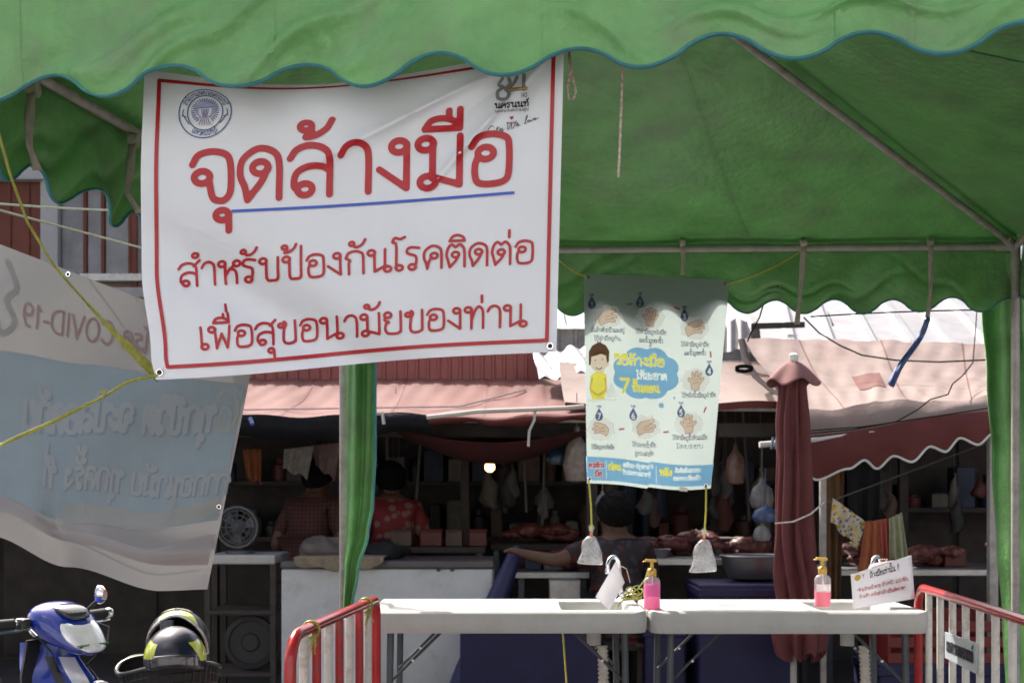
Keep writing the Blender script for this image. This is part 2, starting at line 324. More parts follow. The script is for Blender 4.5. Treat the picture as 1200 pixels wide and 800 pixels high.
def film(strokes, w, fn, cell, polys=(), lift=.0008, up=None, minus=(), mw=0):
    """ink outline from a distance field, cut into small faces that follow the surface fn(U, V)"""
    pts = np.array([q for p in strokes for q in p] + [q for p in polys for q in p], float)
    lo = pts.min(0) - w - 2 * cell; hi = pts.max(0) + w + 2 * cell
    nx = int((hi[0] - lo[0]) / cell) + 2; ny = int((hi[1] - lo[1]) / cell) + 2
    phi = np.full((ny, nx), 1e3)
    gx = lo[0] + np.arange(nx) * cell; gy = lo[1] + np.arange(ny) * cell
    def seg(a, b, pad):
        i0 = max(int((min(a[0], b[0]) - pad - lo[0]) / cell), 0); i1 = min(int((max(a[0], b[0]) + pad - lo[0]) / cell) + 2, nx)
        j0 = max(int((min(a[1], b[1]) - pad - lo[1]) / cell), 0); j1 = min(int((max(a[1], b[1]) + pad - lo[1]) / cell) + 2, ny)
        X, Y = np.meshgrid(gx[i0:i1], gy[j0:j1]); d = b - a; L2 = max(d @ d, 1e-12)
        t = np.clip(((X - a[0]) * d[0] + (Y - a[1]) * d[1]) / L2, 0, 1)
        return (slice(j0, j1), slice(i0, i1)), np.hypot(X - a[0] - t * d[0], Y - a[1] - t * d[1])
    for p in strokes:
        for a, b in zip(p[:-1], p[1:]):
            sl, D = seg(np.array(a, float), np.array(b, float), w / 2 + 2 * cell); phi[sl] = np.minimum(phi[sl], D - w / 2)
    for p in polys:
        q = [np.array(a, float) for a in p]; X, Y = np.meshgrid(gx, gy); ins = np.zeros_like(X, bool); D = np.full_like(X, 1e3)
        for a, b in zip(q, q[1:] + q[:1]):
            sl, d = seg(a, b, 3 * cell); D[sl] = np.minimum(D[sl], d)
            c = ((a[1] > Y) != (b[1] > Y)) & (X < (b[0] - a[0]) * (Y - a[1]) / ((b[1] - a[1]) or 1e-9) + a[0]); ins ^= c
        D = np.minimum(D, 2.5 * cell)
        phi = np.minimum(phi, np.where(ins, -D, D))
    if len(minus):
        cut = np.full((ny, nx), 1e3)
        for p, wq in zip(minus, mw):
            for a, b in zip(p[:-1], p[1:]):
                sl, D = seg(np.array(a, float), np.array(b, float), wq / 2 + 2 * cell); cut[sl] = np.minimum(cut[sl], D - wq / 2)
        phi = np.maximum(phi, -cut)
    neg = phi < 0; full = neg[:-1, :-1] & neg[:-1, 1:] & neg[1:, :-1] & neg[1:, 1:]
    part = (neg[:-1, :-1] | neg[:-1, 1:] | neg[1:, :-1] | neg[1:, 1:]) & ~full
    V = []; Fc = []
    for j in range(ny - 1):
        row = full[j]; i = 0
        idx = np.flatnonzero(row)
        if len(idx):
            brk = np.flatnonzero(np.diff(idx) > 1); st = np.r_[0, brk + 1]; en = np.r_[brk, len(idx) - 1]
            for a, b in zip(idx[st], idx[en]):
                q = a
                while q <= b:
                    e = min(q + max(1, int(7 / cell) if cell > 1 else 6), b + 1); o = len(V)
                    V += [(gx[q], gy[j]), (gx[e], gy[j]), (gx[e], gy[j + 1]), (gx[q], gy[j + 1])]; Fc.append((o, o + 1, o + 2, o + 3)); q = e
    for j, i in zip(*np.nonzero(part)):
        cs = [(gx[i], gy[j], phi[j, i]), (gx[i + 1], gy[j], phi[j, i + 1]), (gx[i + 1], gy[j + 1], phi[j + 1, i + 1]), (gx[i], gy[j + 1], phi[j + 1, i])]
        poly = []
        for (xa, ya, pa), (xb, yb, pb) in zip(cs, cs[1:] + cs[:1]):
            if pa < 0: poly.append((xa, ya))
            if (pa < 0) != (pb < 0):
                t = pa / (pa - pb); poly.append((xa + (xb - xa) * t, ya + (yb - ya) * t))
        if len(poly) >= 3: o = len(V); V += poly; Fc.append(tuple(range(o, o + len(poly))))
    m = MB(); lv = Vector(up or (0, -1, 0)) * lift
    m.add([Vector(fn(x, y)) + lv for x, y in V], Fc)
    return m
def catenary(a, b, sag, n=14):
    a = Vector(a); b = Vector(b)
    return [a.lerp(b, t / n) - Vector((0, 0, sag * 4 * (t / n) * (1 - t / n))) for t in range(n + 1)]
def lerp(a, b, t): return a + (b - a) * t
def interp(x, xs, ys): return float(np.interp(x, xs, ys))
def sinterp(x, xs, ys):
    i = max(0, min(len(xs) - 2, int(np.searchsorted(xs, x)) - 1)); t = (x - xs[i]) / (xs[i + 1] - xs[i]); t = min(max(t, 0), 1)
    t = t * t * (3 - 2 * t); return ys[i] + (ys[i + 1] - ys[i]) * t

# ------------------------------------------------------------ ground
ASPH = mat('market_asphalt', (.085, .082, .078), .85, var=.25, scale=1.2, bump=.3, bscale=30, dirt=(.045, .043, .04), dirt_amt=.6, dirt_scale=.8)
g = MB(); g.grid(lambda u, v: (lerp(-60, 60, u), lerp(-40, 80, v), 0), 24, 24); tag(g.build('ground', ASPH, org=(0, 0, 0)), None, None, kind='structure')

# ------------------------------------------------------------ unseen shophouse terrace added behind the camera to bounce sunlight onto banner and valance
CREAM = mat('pale_grey_render', (.58, .61, .655), .85, var=.10, scale=.8, dirt=(.40, .41, .42), dirt_amt=.4, dirt_scale=.9); GLZ = mat('dark_glass', (.05, .06, .07), .12, var=.1, coat=.5); SHT = mat('grey_roller_shutter', (.42, .43, .43), .5, var=.1)
for k, (x0, hh) in enumerate(((-14.4, 8.6), (-9.6, 9.2), (-4.8, 8.9), (0, 9.4), (4.8, 8.7), (9.6, 9.1))):
    t = thing('terrace_shophouse', ['pale grey shophouse at the left end of the opposite terrace', 'pale grey shophouse second along the opposite terrace', 'pale grey shophouse left of the middle of the opposite terrace', 'tallest pale grey shophouse of the opposite terrace', 'pale grey shophouse right of the tallest in the opposite terrace', 'pale grey shophouse at the right end of the opposite terrace'][k], 'building', (x0 + 2.4, -7.5, 0), 'shophouses across the street')
    def tp(name, c, d, mt, par=None): m = MB(); m.box(c, d); return m.build(name, mt, par if par is not None else t, bevel=.01)
    tp('wall', (x0 + 2.4, -7.5, hh / 2), (4.78, 4.0, hh), CREAM); tp('parapet', (x0 + 2.4, -5.46, hh - .3), (4.78, .10, .5), CREAM)
    for z in (3.3, 6.1): tp('ledge', (x0 + 2.4, -5.38, z), (4.76, .24, .12), CREAM)
    sh_ = tp('roller_shutter', (x0 + 2.4, -5.485, 1.35), (3.8, .06, 2.6), SHT)
    for q in range(9): tp('shutter_slat', (x0 + 2.4, -5.45, .2 + q * .29), (3.78, .03, .27), SHT, sh_)
    for z in (4.7, 7.4):
        for dx in (1.3, 3.5):
            w_ = tp('window', (x0 + dx, -5.49, z), (1.1, .04, 1.2), GLZ); tp('frame', (x0 + dx, -5.465, z), (.05, .03, 1.2), CREAM, w_); tp('sill', (x0 + dx, -5.42, z - .65), (1.25, .18, .07), CREAM, w_)

# ------------------------------------------------------------ the green canopy tent
EZ = 2.5
BL, BR, FL, FR = Vector((-.77, 5.85, EZ)), Vector((2.25, 5.72, EZ)), Vector((-1.35, 2.8, EZ)), Vector((1.66, 2.3, EZ))
PK = Vector((.45, 4.17, 3.13))
tent = thing('canopy_tent', 'green tarpaulin canopy tent with scalloped valance over the hand washing tables', 'tent', (.45, 4.17, 0))
def roof_panel(A, B, seed):
    m = MB()
    def fn(u, v):
        e = A.lerp(B, u); p = e.lerp(PK, v)
        p = p + Vector((0, 0, .040 - .05 * math.sin(math.pi * max(v, 0)) * math.sin(math.pi * u) ** .8 + .006 * math.sin(u * 23 + seed + 3 * v) * math.sin(v * 9 + seed) * math.sin(math.pi * u)))
        return p
    m.grid(fn, 60, 30, v0=-.035, v1=.995)
    o = m.build('roof_panel', GREEN, tent, smooth=True)
    s_ = MB(); s_.grid(lambda a, v: fn(.60 + .010 * a, v * .9) - Vector((0, 0, .004)), 1, 24); s_.build('seam', GREEN, o, smooth=True)
for a, b, q in ((BL, BR, 1), (BR, FR, 2.2), (FR, FL, 3.1), (FL, BL, 4.7)): roof_panel(a, b, q)
def valance(A, B, out, h, amp, trough, du, wav, v_in=True):
    out = Vector(out).normalized()
    def fn(u, t, extra=0.0):
        ph = 2 * math.pi * (u - trough) / du
        sc_ = math.cos(ph); sc_ = math.copysign(abs(sc_) ** .85, sc_)
        k = math.sin(u * 17.3 + 1.3) * .35 + math.sin(u * 41 + .4) * .18
        hh = h + amp * (sc_ + .34 * k)
        p = A.lerp(B, u); tt = t * hh + extra
        d = .03 + wav * t * (.7 * math.sin(ph * .5 + 1.2 + 1.5 * t) + .55 * math.sin(u * 31 - 5 * t) + .3 * math.sin(u * 67 + 9 * t)) + .012 * t * sc_
        for u0, k0, a0, w0 in ((.18, 1.6, .018, .10), (.23, 2.6, .016, .07), (.30, 2.0, .016, .08), (.36, 2.4, .010, .07), (.50, -1.8, .006, .06), (.645, .10, .008, .03), (.66, .16, .008, .035), (.78, 1.4, .006, .06), (.90, -2.2, .006, .06)):
            d += a0 * math.exp(-((t - .75 + k0 * 3 * (u - u0)) / w0) ** 2) * math.exp(-((u - u0) / .09) ** 2)
        d += .013 * math.exp(-((u - .612) / .040) ** 4) * math.exp(-((t - .83) / .035) ** 2) + .007 * math.exp(-((u - .318) / .0035) ** 2) * math.exp(-((t - .80) / .12) ** 2)
        return p + out * d + Vector((0, 0, .030 - tt))
    m = MB(); m.grid(lambda u, t: fn(u, t), 300, 44)
    o = m.build('valance', GREEN, tent, smooth=True, ang=80)
    n = 420; b = MB(); b.tube([fn(i / n, 1, .002) for i in range(n + 1)], .0068, n=6, flat=.5)
    b.build('edge_binding', TEAL, o, smooth=True)
    for us in (.10, .285, .47, .655, .70, .84):
        s_ = MB(); s_.grid(lambda a, v: fn(us + .0035 * a, v) + out * .0016 * (1 if v_in else -1), 1, 14); s_.build('seam', GREEN, o, smooth=True)
    return fn
nrm = lambda A, B: Vector(((B - A).y, -(B - A).x, 0)).normalized()
v_front = valance(FL, FR, nrm(FL, FR), .262, .030, .630, .092, .011)
v_back = valance(BL, BR, -nrm(BL, BR), .285, .030, .866, .0866, .010)
v_left = valance(FL, BL, -nrm(FL, BL), .285, .035, .42, .088, .016)
v_right = valance(FR, BR, nrm(FR, BR), .285, .030, .42, .088, .012)
def pipe(a, b, r=.0165, name='pole'):
    m = MB(); m.tube([a, b], r, n=12); return m.build(name, GALV, tent, smooth=True)
for c in (BL, BR, FL, FR):
    lp = pipe((c.x, c.y, .006), (c.x, c.y, EZ - .01), .0185, 'leg')
    f_ = MB(); f_.lathe([(.05, 0), (.05, .006), (.022, .008), (.022, .06)], (c.x, c.y, 0), 14); f_.build('foot_plate', GALV, lp)
for a, b in ((BL, BR), (BR, FR), (FR, FL), (FL, BL)): pipe(a, b, .0150, 'eave_pipe')
for c in (BL, BR, FL, FR): pipe(c, PK - Vector((0, 0, .03)), .015, 'hip_rafter')
for c in (BL, BR, FL, FR):
    m = MB(); m.tube([c - Vector((0, 0, .11)), c + Vector((0, 0, .015))], .0225, n=12)
    for q in (BL, BR, FL, FR, PK):
        if (q - c).length > .1 and ((q - c).length < 3.4):
            m.tube([c, c + (q - c).normalized() * .09], .0205, n=12)
    m.build('corner_joint', GALV, tent, smooth=True)
def strap(p0, pts, w=.018, name='tie_strap', m_=STRAP):
    """flat webbing through pixel-free points; wraps the pipe at the top"""
    m = MB(); pts = [Vector(p) for p in pts]; n = len(pts) - 1
    def fn(u, v):
        i = min(int(v * n), n - 1); q = pts[i].lerp(pts[i + 1], v * n - i)
        return q + Vector(((u - .5) * w * (1 + .25 * math.sin(v * 7)), .004 * math.sin(u * 5 + v * 9), 0))
    m.grid(fn, 3, n * 4)
    m.tube([pts[0] + Vector((-w * .6, .015, .012)), pts[0] + Vector((w * .6, .015, .012))], .021, n=10)
    return m.build(name, m_, tent, smooth=True, solid=.0015)
def back_pt(px, py, off=.035):
    a = (px - HX) / F; Y = (BL.y - (BL.y - BR.y) / (BR.x - BL.x) * (0 - BL.x)) / (1 + a * (BL.y - BR.y) / (BR.x - BL.x)) - off
    return P(px, py, Y)
strap(0, [back_pt(800, 288), back_pt(801, 305), back_pt(800, 322)])
strap(0, [back_pt(942, 288), back_pt(940, 320), back_pt(937, 350), back_pt(934, 380, .05)], .022)
strap(0, [back_pt(1091, 287), back_pt(1091, 320), back_pt(1090, 345), back_pt(1087, 372, .05)], .019)
def left_pt(px, py, off=.03):
    d = BL - FL; a = (px - HX) / F; t = (a * FL.y - FL.x) / (d.x - a * d.y); return P(px, py, FL.y + t * d.y - off)
strap(0, [left_pt(36, 108), left_pt(34, 140), left_pt(35, 172), left_pt(44, 200)], .022)
strap(0, [left_pt(155, 168), left_pt(152, 200), left_pt(150, 228), left_pt(164, 250)], .022)
# gathered side curtains tied at the two rear legs
def curtain(lx, rx, ys, Y, folds, dep):
    m = MB()
    def fn(u, v):
        py = lerp(ys[0], ys[-1], v); a = sinterp(py, ys, lx); b = sinterp(py, ys, rx)
        c = (u - .5) * 2 * math.pi * folds
        p = P(lerp(a, b, u), py, Y)
        return p + Vector((0, dep * (math.sin(c + 1.2 * v) + .4 * math.sin(2.3 * c + 4 * v)) * (.4 + .6 * (b - a) / 45), 0))
    m.grid(fn, 60, 60)
    o = m.build('side_curtain', GREEN, tent, smooth=True, ang=80)
    e = MB(); e.tube([fn(1, i / 60) for i in range(61)], .006, n=6); e.build('edge_binding', TEAL, o, smooth=True)
    return o
curtain([407, 407, 407, 407, 406, 403, 402], [436, 441, 441, 438, 432, 420, 413], [300, 440, 530, 590, 625, 668, 712], 5.80, 1.3, .035)
curtain([1135, 1152, 1160, 1168, 1174, 1180, 1184], [1250, 1250, 1250, 1246, 1240, 1236, 1230], [300, 360, 440, 540, 640, 720, 830], 5.79, 1.9, .04)

# ------------------------------------------------------------ big white banner on the front eave
BW, BH = 490.0, 364.0
def ban1(U, V):
    u, v = U / BW, V / BH
    xl = sinterp(v, [-.02, .08, .35, .65, 1.02], [183, 177, 166, 165, 169]); xr = lerp(652, 661, v)
    yl, yr = lerp(444, 80, v), lerp(411, 50, v)
    x = lerp(xl, xr, u); y = lerp(yl, yr, u)
    top = max(0, (v - .72) / .28)
    y += 34 * math.sin(math.pi * min(max(u, 0), 1)) ** 1.4 * top ** 2.2 + 5 * math.sin(u * math.pi * 2.2 + .5) * top ** 2
    y += 2.2 * math.sin(u * 6.5 + .4) * (1 - v) ** 2
    Y0 = (2.576 / (1 + .166 * (x - HX) / F)) + .075
    # tension creases running down from the upper right corner, and the soft hollow lower left
    cx, cy = (660 - x) / 490, (y - 50) / 364
    rr = math.hypot(cx, cy); an = math.degrees(math.atan2(cy, cx + 1e-6))
    w = 0
    for a0, wd, am, r0, r2_ in ((32, 2.6, -.026, .42, .24), (55, 1.8, -.020, .34, .24), (44, 5, .012, .4, .3), (13, 5, -.008, .35, .3), (70, 6, -.006, .5, .3)):
        w += am * math.exp(-abs(an - a0 - 4 * (rr - .4)) / wd) * math.exp(-((rr - r0) / r2_) ** 2)
    w += .030 * math.exp(-(((u - .18) * .8 + (v - .30) * .9) / .10) ** 2) * math.exp(-((u - .3) / .45) ** 2)
    w += .012 * math.sin(3.1 * u + 2.0 * v + .4) + .004 * math.sin(9 * u - 5 * v) + .0025 * math.sin(17 * u + 13 * v)
    w += .03 * top ** 2 * math.sin(math.pi * min(max(u, 0), 1)) ** 2 - .012 * max(0, .16 - u) / .16 * max(0, .3 - v) / .3
    return P(x, y, Y0 + w)
b1 = thing('printed_banner', 'large white vinyl banner with red Thai lettering hung from the tent front', 'banner', P(410, 444, 2.72))
m = MB(); m.grid(lambda u, v: ban1(u * BW, v * BH), 150, 120); sheet1 = m.build('vinyl_sheet', VINYL, b1, smooth=True, ang=80)
m = MB(); m.grid(lambda u, v: ban1(u * BW, BH) + Vector((0, .012 + .05 * v * v + .01 * math.sin(u * 9), -.075 * v * (1 - .8 * abs(math.sin(u * 4.1 + .3))) + .012 * math.sin(math.pi * v))), 90, 8)
m.build('folded_top_hem', VINYL, b1, smooth=True, ang=80)
def ink(strokes, w, cell, fn, mt, parent, name, polys=(), lift=.0022, minus=(), mw=()): return film(strokes, w, fn, cell, polys, lift, None, minus, mw).build(name, mt, parent)
ink(text_strokes('จุดล้างมือ', 58, 202, 59, 380), 8.0, 1.3, ban1, INK_RED, b1, 'lettering')
ink(text_strokes('สำหรับป้องกันโรคติดต่อ', 43, 106, 26.5, 420), 3.3, .75, ban1, INK_RED, b1, 'lettering')
ink(text_strokes('เพื่อสุขอนามัยของท่าน', 57, 32, 25.5, 397), 3.3, .75, ban1, INK_RED, b1, 'lettering')
ink([[np.array((107 + 328 * i / 60, 190 - 2.5 * math.sin(i / 60 * 3.1))) for i in range(61)]], 3.4, 1.0, ban1, INK_BLUE, b1, 'underline')
def rect(x0, y0, x1, y1, n=60):
    q = [(x0, y0), (x1, y0), (x1, y1), (x0, y1), (x0, y0)]; return [np.array((lerp(a[0], b[0], i / n), lerp(a[1], b[1], i / n))) for a, b in zip(q, q[1:]) for i in range(n)] + [np.array(q[0])]
ink([rect(18, 14, 478, 352)], 4.6, 1.4, ban1, INK_RED, b1, 'border')
# round seal: rings, rays, footed bowl, ring lettering and side sprigs
SX, SY = 73, 311
def arc_text(txt, cx, cy, r, a0, a1, H, inward=False):
    st = text_strokes(txt, 0, 0, 1); L_ = max(q[0] for p in st for q in p); out = []
    for p in st:
        o = []
        for q in p:
            t = q[0] / L_; a = R(lerp(a0, a1, t)); rad = r + (q[1] - .5) * H * (-1 if inward else 1)
            o.append(np.array((cx + rad * math.cos(a), cy + rad * math.sin(a) * 1.08)))
        out.append(o)
    return out
st = [ring(SX, SY, 30.5, 33, 48), ring(SX, SY, 20.5, 23.5, 40)]
ink(st, 1.3, .55, ban1, INK_NAVY, b1, 'seal_ring')
rays = []
for i in range(34):
    a = 2 * math.pi * i / 34
    if -2.1 < math.atan2(math.sin(a), math.cos(a)) < -1.05: continue
    rays.append(Ln((SX + 12.2 * math.cos(a), SY + 2 + 13 * math.sin(a)), (SX + 16.2 * math.cos(a), SY + 2 + 17.5 * math.sin(a))))
ink(rays, 1.15, .5, ban1, INK_NAVY, b1, 'sun_rays')
bowl = [(SX - 8, SY + 5), (SX + 8, SY + 6), (SX + 7, SY - 3), (SX + 4, SY - 7), (SX - 4, SY - 7), (SX - 7, SY - 3)]
halo = [tuple(q) for q in ring(SX, SY + 3, 11.5, 11, 28)[:-1]]
ink([], 0, .5, ban1, mat('pale_violet_ink', (.32, .34, .56), .35), b1, 'seal_halo', [halo])
ink([], 0, .5, ban1, mat('pale_grey_ink', (.66, .62, .66), .35), b1, 'seal_bowl', [bowl, [(SX - 5, SY - 8), (SX + 5, SY - 8), (SX + 8, SY - 17), (SX - 8, SY - 17)]], .0032)
ink([Ln((SX - 9, SY + 5), (SX + 9, SY + 7)), Ln((SX - 7, SY - 7.5), (SX + 8, SY - 7))] + [Ln((SX + k, SY + 4), (SX + k * .6, SY - 6)) for k in (-4, -2, 0, 2, 4)] + [Ln((SX + k * .6, SY - 9), (SX + k, SY - 16)) for k in (-6, -3, 0, 3, 6)], .75, .4, ban1, INK_NAVY, b1, 'seal_bowl_lines', lift=.0042)
ink(arc_text('สำนักงานเทศบาลนครนนทบุรี', SX, SY, 25.6, 158, 22, 5.0) + arc_text('จังหวัดนนทบุรี', SX, SY, 25.6, 236, 304, 5.0, True), .55, .4, ban1, INK_NAVY, b1, 'seal_lettering')
ink([S((SX - 25, SY + 4), (SX - 26, SY - 2), (SX - 22, SY - 9), (SX - 18, SY - 15)), S((SX + 25, SY + 4), (SX + 26, SY - 2), (SX + 22, SY - 9), (SX + 18, SY - 15)), Ln((SX - 27, SY - 4), (SX - 22, SY - 6)), Ln((SX + 27, SY - 4), (SX + 22, SY - 6))], 1.2, .5, ban1, INK_NAVY, b1, 'seal_sprigs')
# grey city emblem at the right
EX, EY = 424, 318
ink([S((EX - 5, EY + 12), (EX - 9, EY + 4), (EX - 4, EY), (EX - 10, EY - 5), (EX - 9, EY - 14), (EX, EY - 15), (EX + 3, EY - 8), (EX - 1, EY - 2), (EX + 4, EY + 4), (EX + 2, EY + 12)), S((EX + 3, EY - 2), (EX + 9, EY + 5), (EX + 12, EY + 12)), Ln((EX + 20, EY + 14), (EX + 20, EY - 5))], 4.2, .6, ban1, INK_GREY, b1, 'emblem')
for dy, c, nm in ((0, (.55, .05, .05), 'emblem_red'), (-1.6, (.6, .42, .08), 'emblem_yellow'), (-3.2, (.12, .30, .16), 'emblem_green')):
    ink([Ln((EX + 3, EY - 2.5 + dy), (EX + 24, EY - 2.5 + dy))], 1.5, .5, ban1, mat(nm + '_ink', c, .35), b1, 'emblem_stripe', lift=.0032)
ink(text_strokes('นครนนท์', EX - 13, EY - 26.5, 6.2, 40), 1.35, .45, ban1, INK_BLACK, b1, 'emblem_name')
ink(text_strokes('นครแห่งความสุข', EX - 13, EY - 31.5, 2.6, 40), .6, .4, ban1, INK_GREY, b1, 'emblem_small_print')
ink(text_strokes('143', EX + 17, EY - 15, 4.2, 8), .7, .4, ban1, INK_GREY, b1, 'emblem_small_print')
hx, hy = EX + 7, EY - 39
ink([], 0, .35, ban1, INK_RED, b1, 'heart', [[(hx, hy - 3), (hx - 2.4, hy), (hx - 1.9, hy + 1.5), (hx - .8, hy + 1.4), (hx, hy + .6), (hx + .8, hy + 1.4), (hx + 1.9, hy + 1.5), (hx + 2.4, hy)]])
ink(text_strokes('อออออ', EX + 1, hy - 7.2, 1.6, 13), .5, .35, ban1, INK_GREY, b1, 'emblem_small_print')
sx_, sy_ = EX - 21, EY - 58
scr = [S((7, 7.5), (4, 9), (1, 5), (1, 1), (4, .5), (7, 3.5)), S((8, 4), (8, 1), (9.5, 1), (11, 7)), S((11, 7), (11, 1.5), (13, 1.5), (14, 4.5)), S((10, 5), (13.5, 5.5)), S((14, 4.5), (14, 2), (16, 4.5), (15.5, -2), (14, -1.5), (18, 3)),
       S((22, 9), (22, 3), (23, 2.5), (26, 8.5), (26, 3), (28, 3), (31, 10)), S((31, 5), (33.5, 6), (32.5, 7), (31.5, 5.5), (32.5, 4), (35, 5)), S((40, 5), (43, 13), (42, 13), (40.5, 6), (42, 5.5)), S((43, 7), (45, 6.5), (44.5, 8.5), (43.3, 8), (43.5, 6.5), (46, 8)), S((46, 8.5), (47, 6.5), (49, 9), (51, 8), (51.5, 9.5), (50.5, 9.5), (50.5, 7.5), (55, 9))]
ink([[np.array((sx_ + q[0] * 1.08, sy_ + q[1] * 1.1 + .12 * q[0])) for q in p] for p in scr], .75, .4, ban1, INK_BLACK, b1, 'script_lettering')
def eyelet(fn, U, V, r=.008, parent=b1):
    c = fn(U, V); m = MB(); pts = [c + Vector((r * math.cos(2 * math.pi * i / 20), -.003, r * math.sin(2 * math.pi * i / 20))) for i in range(21)]
    m.tube(pts, r * .38, n=6, cap=False); o = m.build('eyelet', CHROME, parent, smooth=True)
    d = MB(); d.lathe([(r * .66, 0), (r * .66, .001)], c + Vector((0, -.002, 0)), 14, M=Matrix.Rotation(R(90), 3, 'X')); d.build('eyelet_hole', mat('eyelet_shadow', (.03, .03, .03), .8), o)
    return c
e1 = eyelet(ban1, 7, 8, .0068); e2 = eyelet(ban1, 482, 7, .006)

# ------------------------------------------------------------ ropes, raffia and strings at the front
def ribbon(pts, w, mt, name, tw=2.0, jitter=.003):
    """flat twisted plastic raffia"""
    pts = [Vector(p) for p in pts]; m = MB(); n = len(pts) - 1
    def fn(u, v):
        i = min(int(v * n), n - 1); q = pts[i].lerp(pts[i + 1], v * n - i); t = (pts[i + 1] - pts[i]).normalized()
        s = t.cross(Vector((0, 1, 0))).normalized(); a = .5 * math.sin(v * tw * 6.28); ww = w[i] if isinstance(w, list) else w
        return q + s * ((u - .5) * ww * math.cos(a)) + Vector((0, (u - .5) * ww * math.sin(a) + .002 * math.sin(u * 9), 0))
    m.grid(fn, 5, n * 3); return m.build(name, mt, None, smooth=True, solid=.0008)
o = ribbon([e1 + Vector((0, -.004, -.004)), P(150, 447, 2.76), P(122, 464, 2.73), P(60, 495, 2.68), P(0, 521, 2.63), P(-90, 560, 2.55)], .0075, RAFFIA, 'raffia_strip')
tag(o, 'yellow raffia strip tied to the lower left eyelet of the white banner', 'string')
kn = MB()
for q in range(6):
    a = random.uniform(-.9, .9); c = P(122, 463, 2.725); kn.tube([c, c + Vector((.014 * math.sin(a), -.004, .012 * math.cos(a) * (1 if q % 3 else -1)))] , [.003, .0012], n=5)
kn.build('knot', RAFFIA, o)
o['_org'] = tuple(o.location)
ws = [.0055] * 6 + [.009, .013, .019, .023, .024]
o = ribbon([P(-20, 90, 2.7), P(0, 162, 2.7), P(12, 205, 2.72), P(32, 260, 2.76), P(62, 310, 2.8), P(88, 340, 2.83), P(108, 362, 2.86), P(128, 384, 2.88), P(148, 404, 2.9), P(166, 422, 2.92), P(188, 444, 2.96)], ws, RAFFIA, 'raffia_strip', 1.3)
tag(o, 'long yellow raffia strip widening into a crumpled sheet behind the white banner edge', 'string')
def line(name, label, pts, r, mt, n=6):
    m = MB(); m.tube(pts, r, n=n); return tag(m.build(name, mt, smooth=True), label, 'rope' if 'rope' in name else 'wire' if 'wire' in name or 'cable' in name else 'cord')
line('rope', 'pale straight rope under the left tent valance in front of the building', catenary(P(-60, 234, 3.6), P(230, 248, 5.2), .01), .0042, ROPE)
line('rope', 'pale sagging rope crossing below the straight one before the building', catenary(P(-40, 236, 3.4), P(210, 302, 4.6), .0), .0036, ROPE)
CANDY = mat('red_white_string', (.62, .52, .46), .8, var=.5, scale=140, dirt=(.45, .06, .05), dirt_amt=.9, dirt_scale=160)
line('string', 'red and white twisted string end dangling inside the tent front', [P(730, 40, 2.66), P(730, 75, 2.66), P(728, 130, 2.66), P(726, 180, 2.66), P(724.5, 208, 2.66)], .0028, CANDY)
line('string', 'red and white string loop tied beside the white banner corner', [P(664, 20, 2.66), P(666, 55, 2.66), P(668, 85, 2.66), P(665, 105, 2.66), P(667, 118, 2.66), P(672, 116, 2.66), P(675, 108, 2.66), P(670, 88, 2.66), P(667, 62, 2.66)], .0028, CANDY)

# ------------------------------------------------------------ mirrored translucent banner seen from its back
SHEET2 = mat('translucent_banner_back', (.26, .255, .258), .5, var=.08, scale=2, trans=.14, bump=.05, bscale=50)
P2_BLUE = mat('blue_print_through', (.26, .33, .38), .5, var=.1, scale=3, trans=.14)
P2_WHITE = mat('white_print_through', (.31, .345, .38), .5, var=.05, trans=.14)
P2_RED = mat('red_print_through', (.30, .20, .20), .5, var=.08, trans=.14)
P2_SHADE = mat('print_shadow_through', (.215, .275, .315), .5, var=.08, trans=.12)
P2_BEIGE = mat('beige_print_through', (.31, .325, .325), .5, var=.08, trans=.14)
P2_PINK = mat('pink_print_through', (.34, .315, .325), .5, var=.08, trans=.16)
def ban2(U, V):                                     # U 0..420 rightwards, V 0..1 from bottom to top
    u, v = U / 420., V / 300.
    xr = lerp(243, 301, v); x = lerp(-120, xr, u)
    yt = lerp(240, 402, u); yb = sinterp(u, [-.05, .3, .55, .85, 1.02], [585, 628, 664, 692, 690])
    y = lerp(yb, yt, v)
    w = .05 * math.sin(3.4 * u + 1.0) + .02 * math.sin(7 * u + 4 * v) + .012 * math.sin(15 * u - 9 * v)
    w += .05 * math.exp(-((u - .50 + .25 * (v - .2)) / .055) ** 2) * max(0, 1 - v * 1.7) - .06 * max(0, .42 - u) * max(0, .55 - v) * 4
    w += -.03 * math.exp(-((v - .10 - .1 * (u - .5)) / .05) ** 2)
    return P(x, y, 4.02 + w)
b2 = thing('printed_banner', 'sagging pale banner seen from behind with mirrored COVID-19 lettering', 'banner', P(120, 695, 4.02))
m = MB(); m.grid(lambda u, v: ban2(u * 420, v * 300), 120, 90); m.build('vinyl_sheet', SHEET2, b2, smooth=True, ang=80)
def rr_poly(pts, n=24): 
    o = []
    for a, b in zip(pts, pts[1:] + pts[:1]): o += [(lerp(a[0], b[0], i / n), lerp(a[1], b[1], i / n)) for i in range(n)]
    return o
ink([], 0, 2.0, ban2, P2_BLUE, b2, 'blue_field', [rr_poly([(2, 168), (416, 248), (416, 84), (300, 60), (200, 45), (2, 38)])], .0022)
ink([], 0, 2.0, ban2, P2_BEIGE, b2, 'beige_swoosh', [rr_poly([(215, 62), (330, 82), (414, 112), (414, 92), (330, 62), (215, 42)])], .0028)
ink([], 0, 2.0, ban2, P2_PINK, b2, 'pink_band', [rr_poly([(2, 60), (120, 44), (240, 38), (330, 42), (414, 68), (414, 30), (240, 26), (120, 30), (2, 46)])], .0034)
m2 = lambda t, x, y, H, w: text_strokes(t, x, y, H, w, mirror=True)
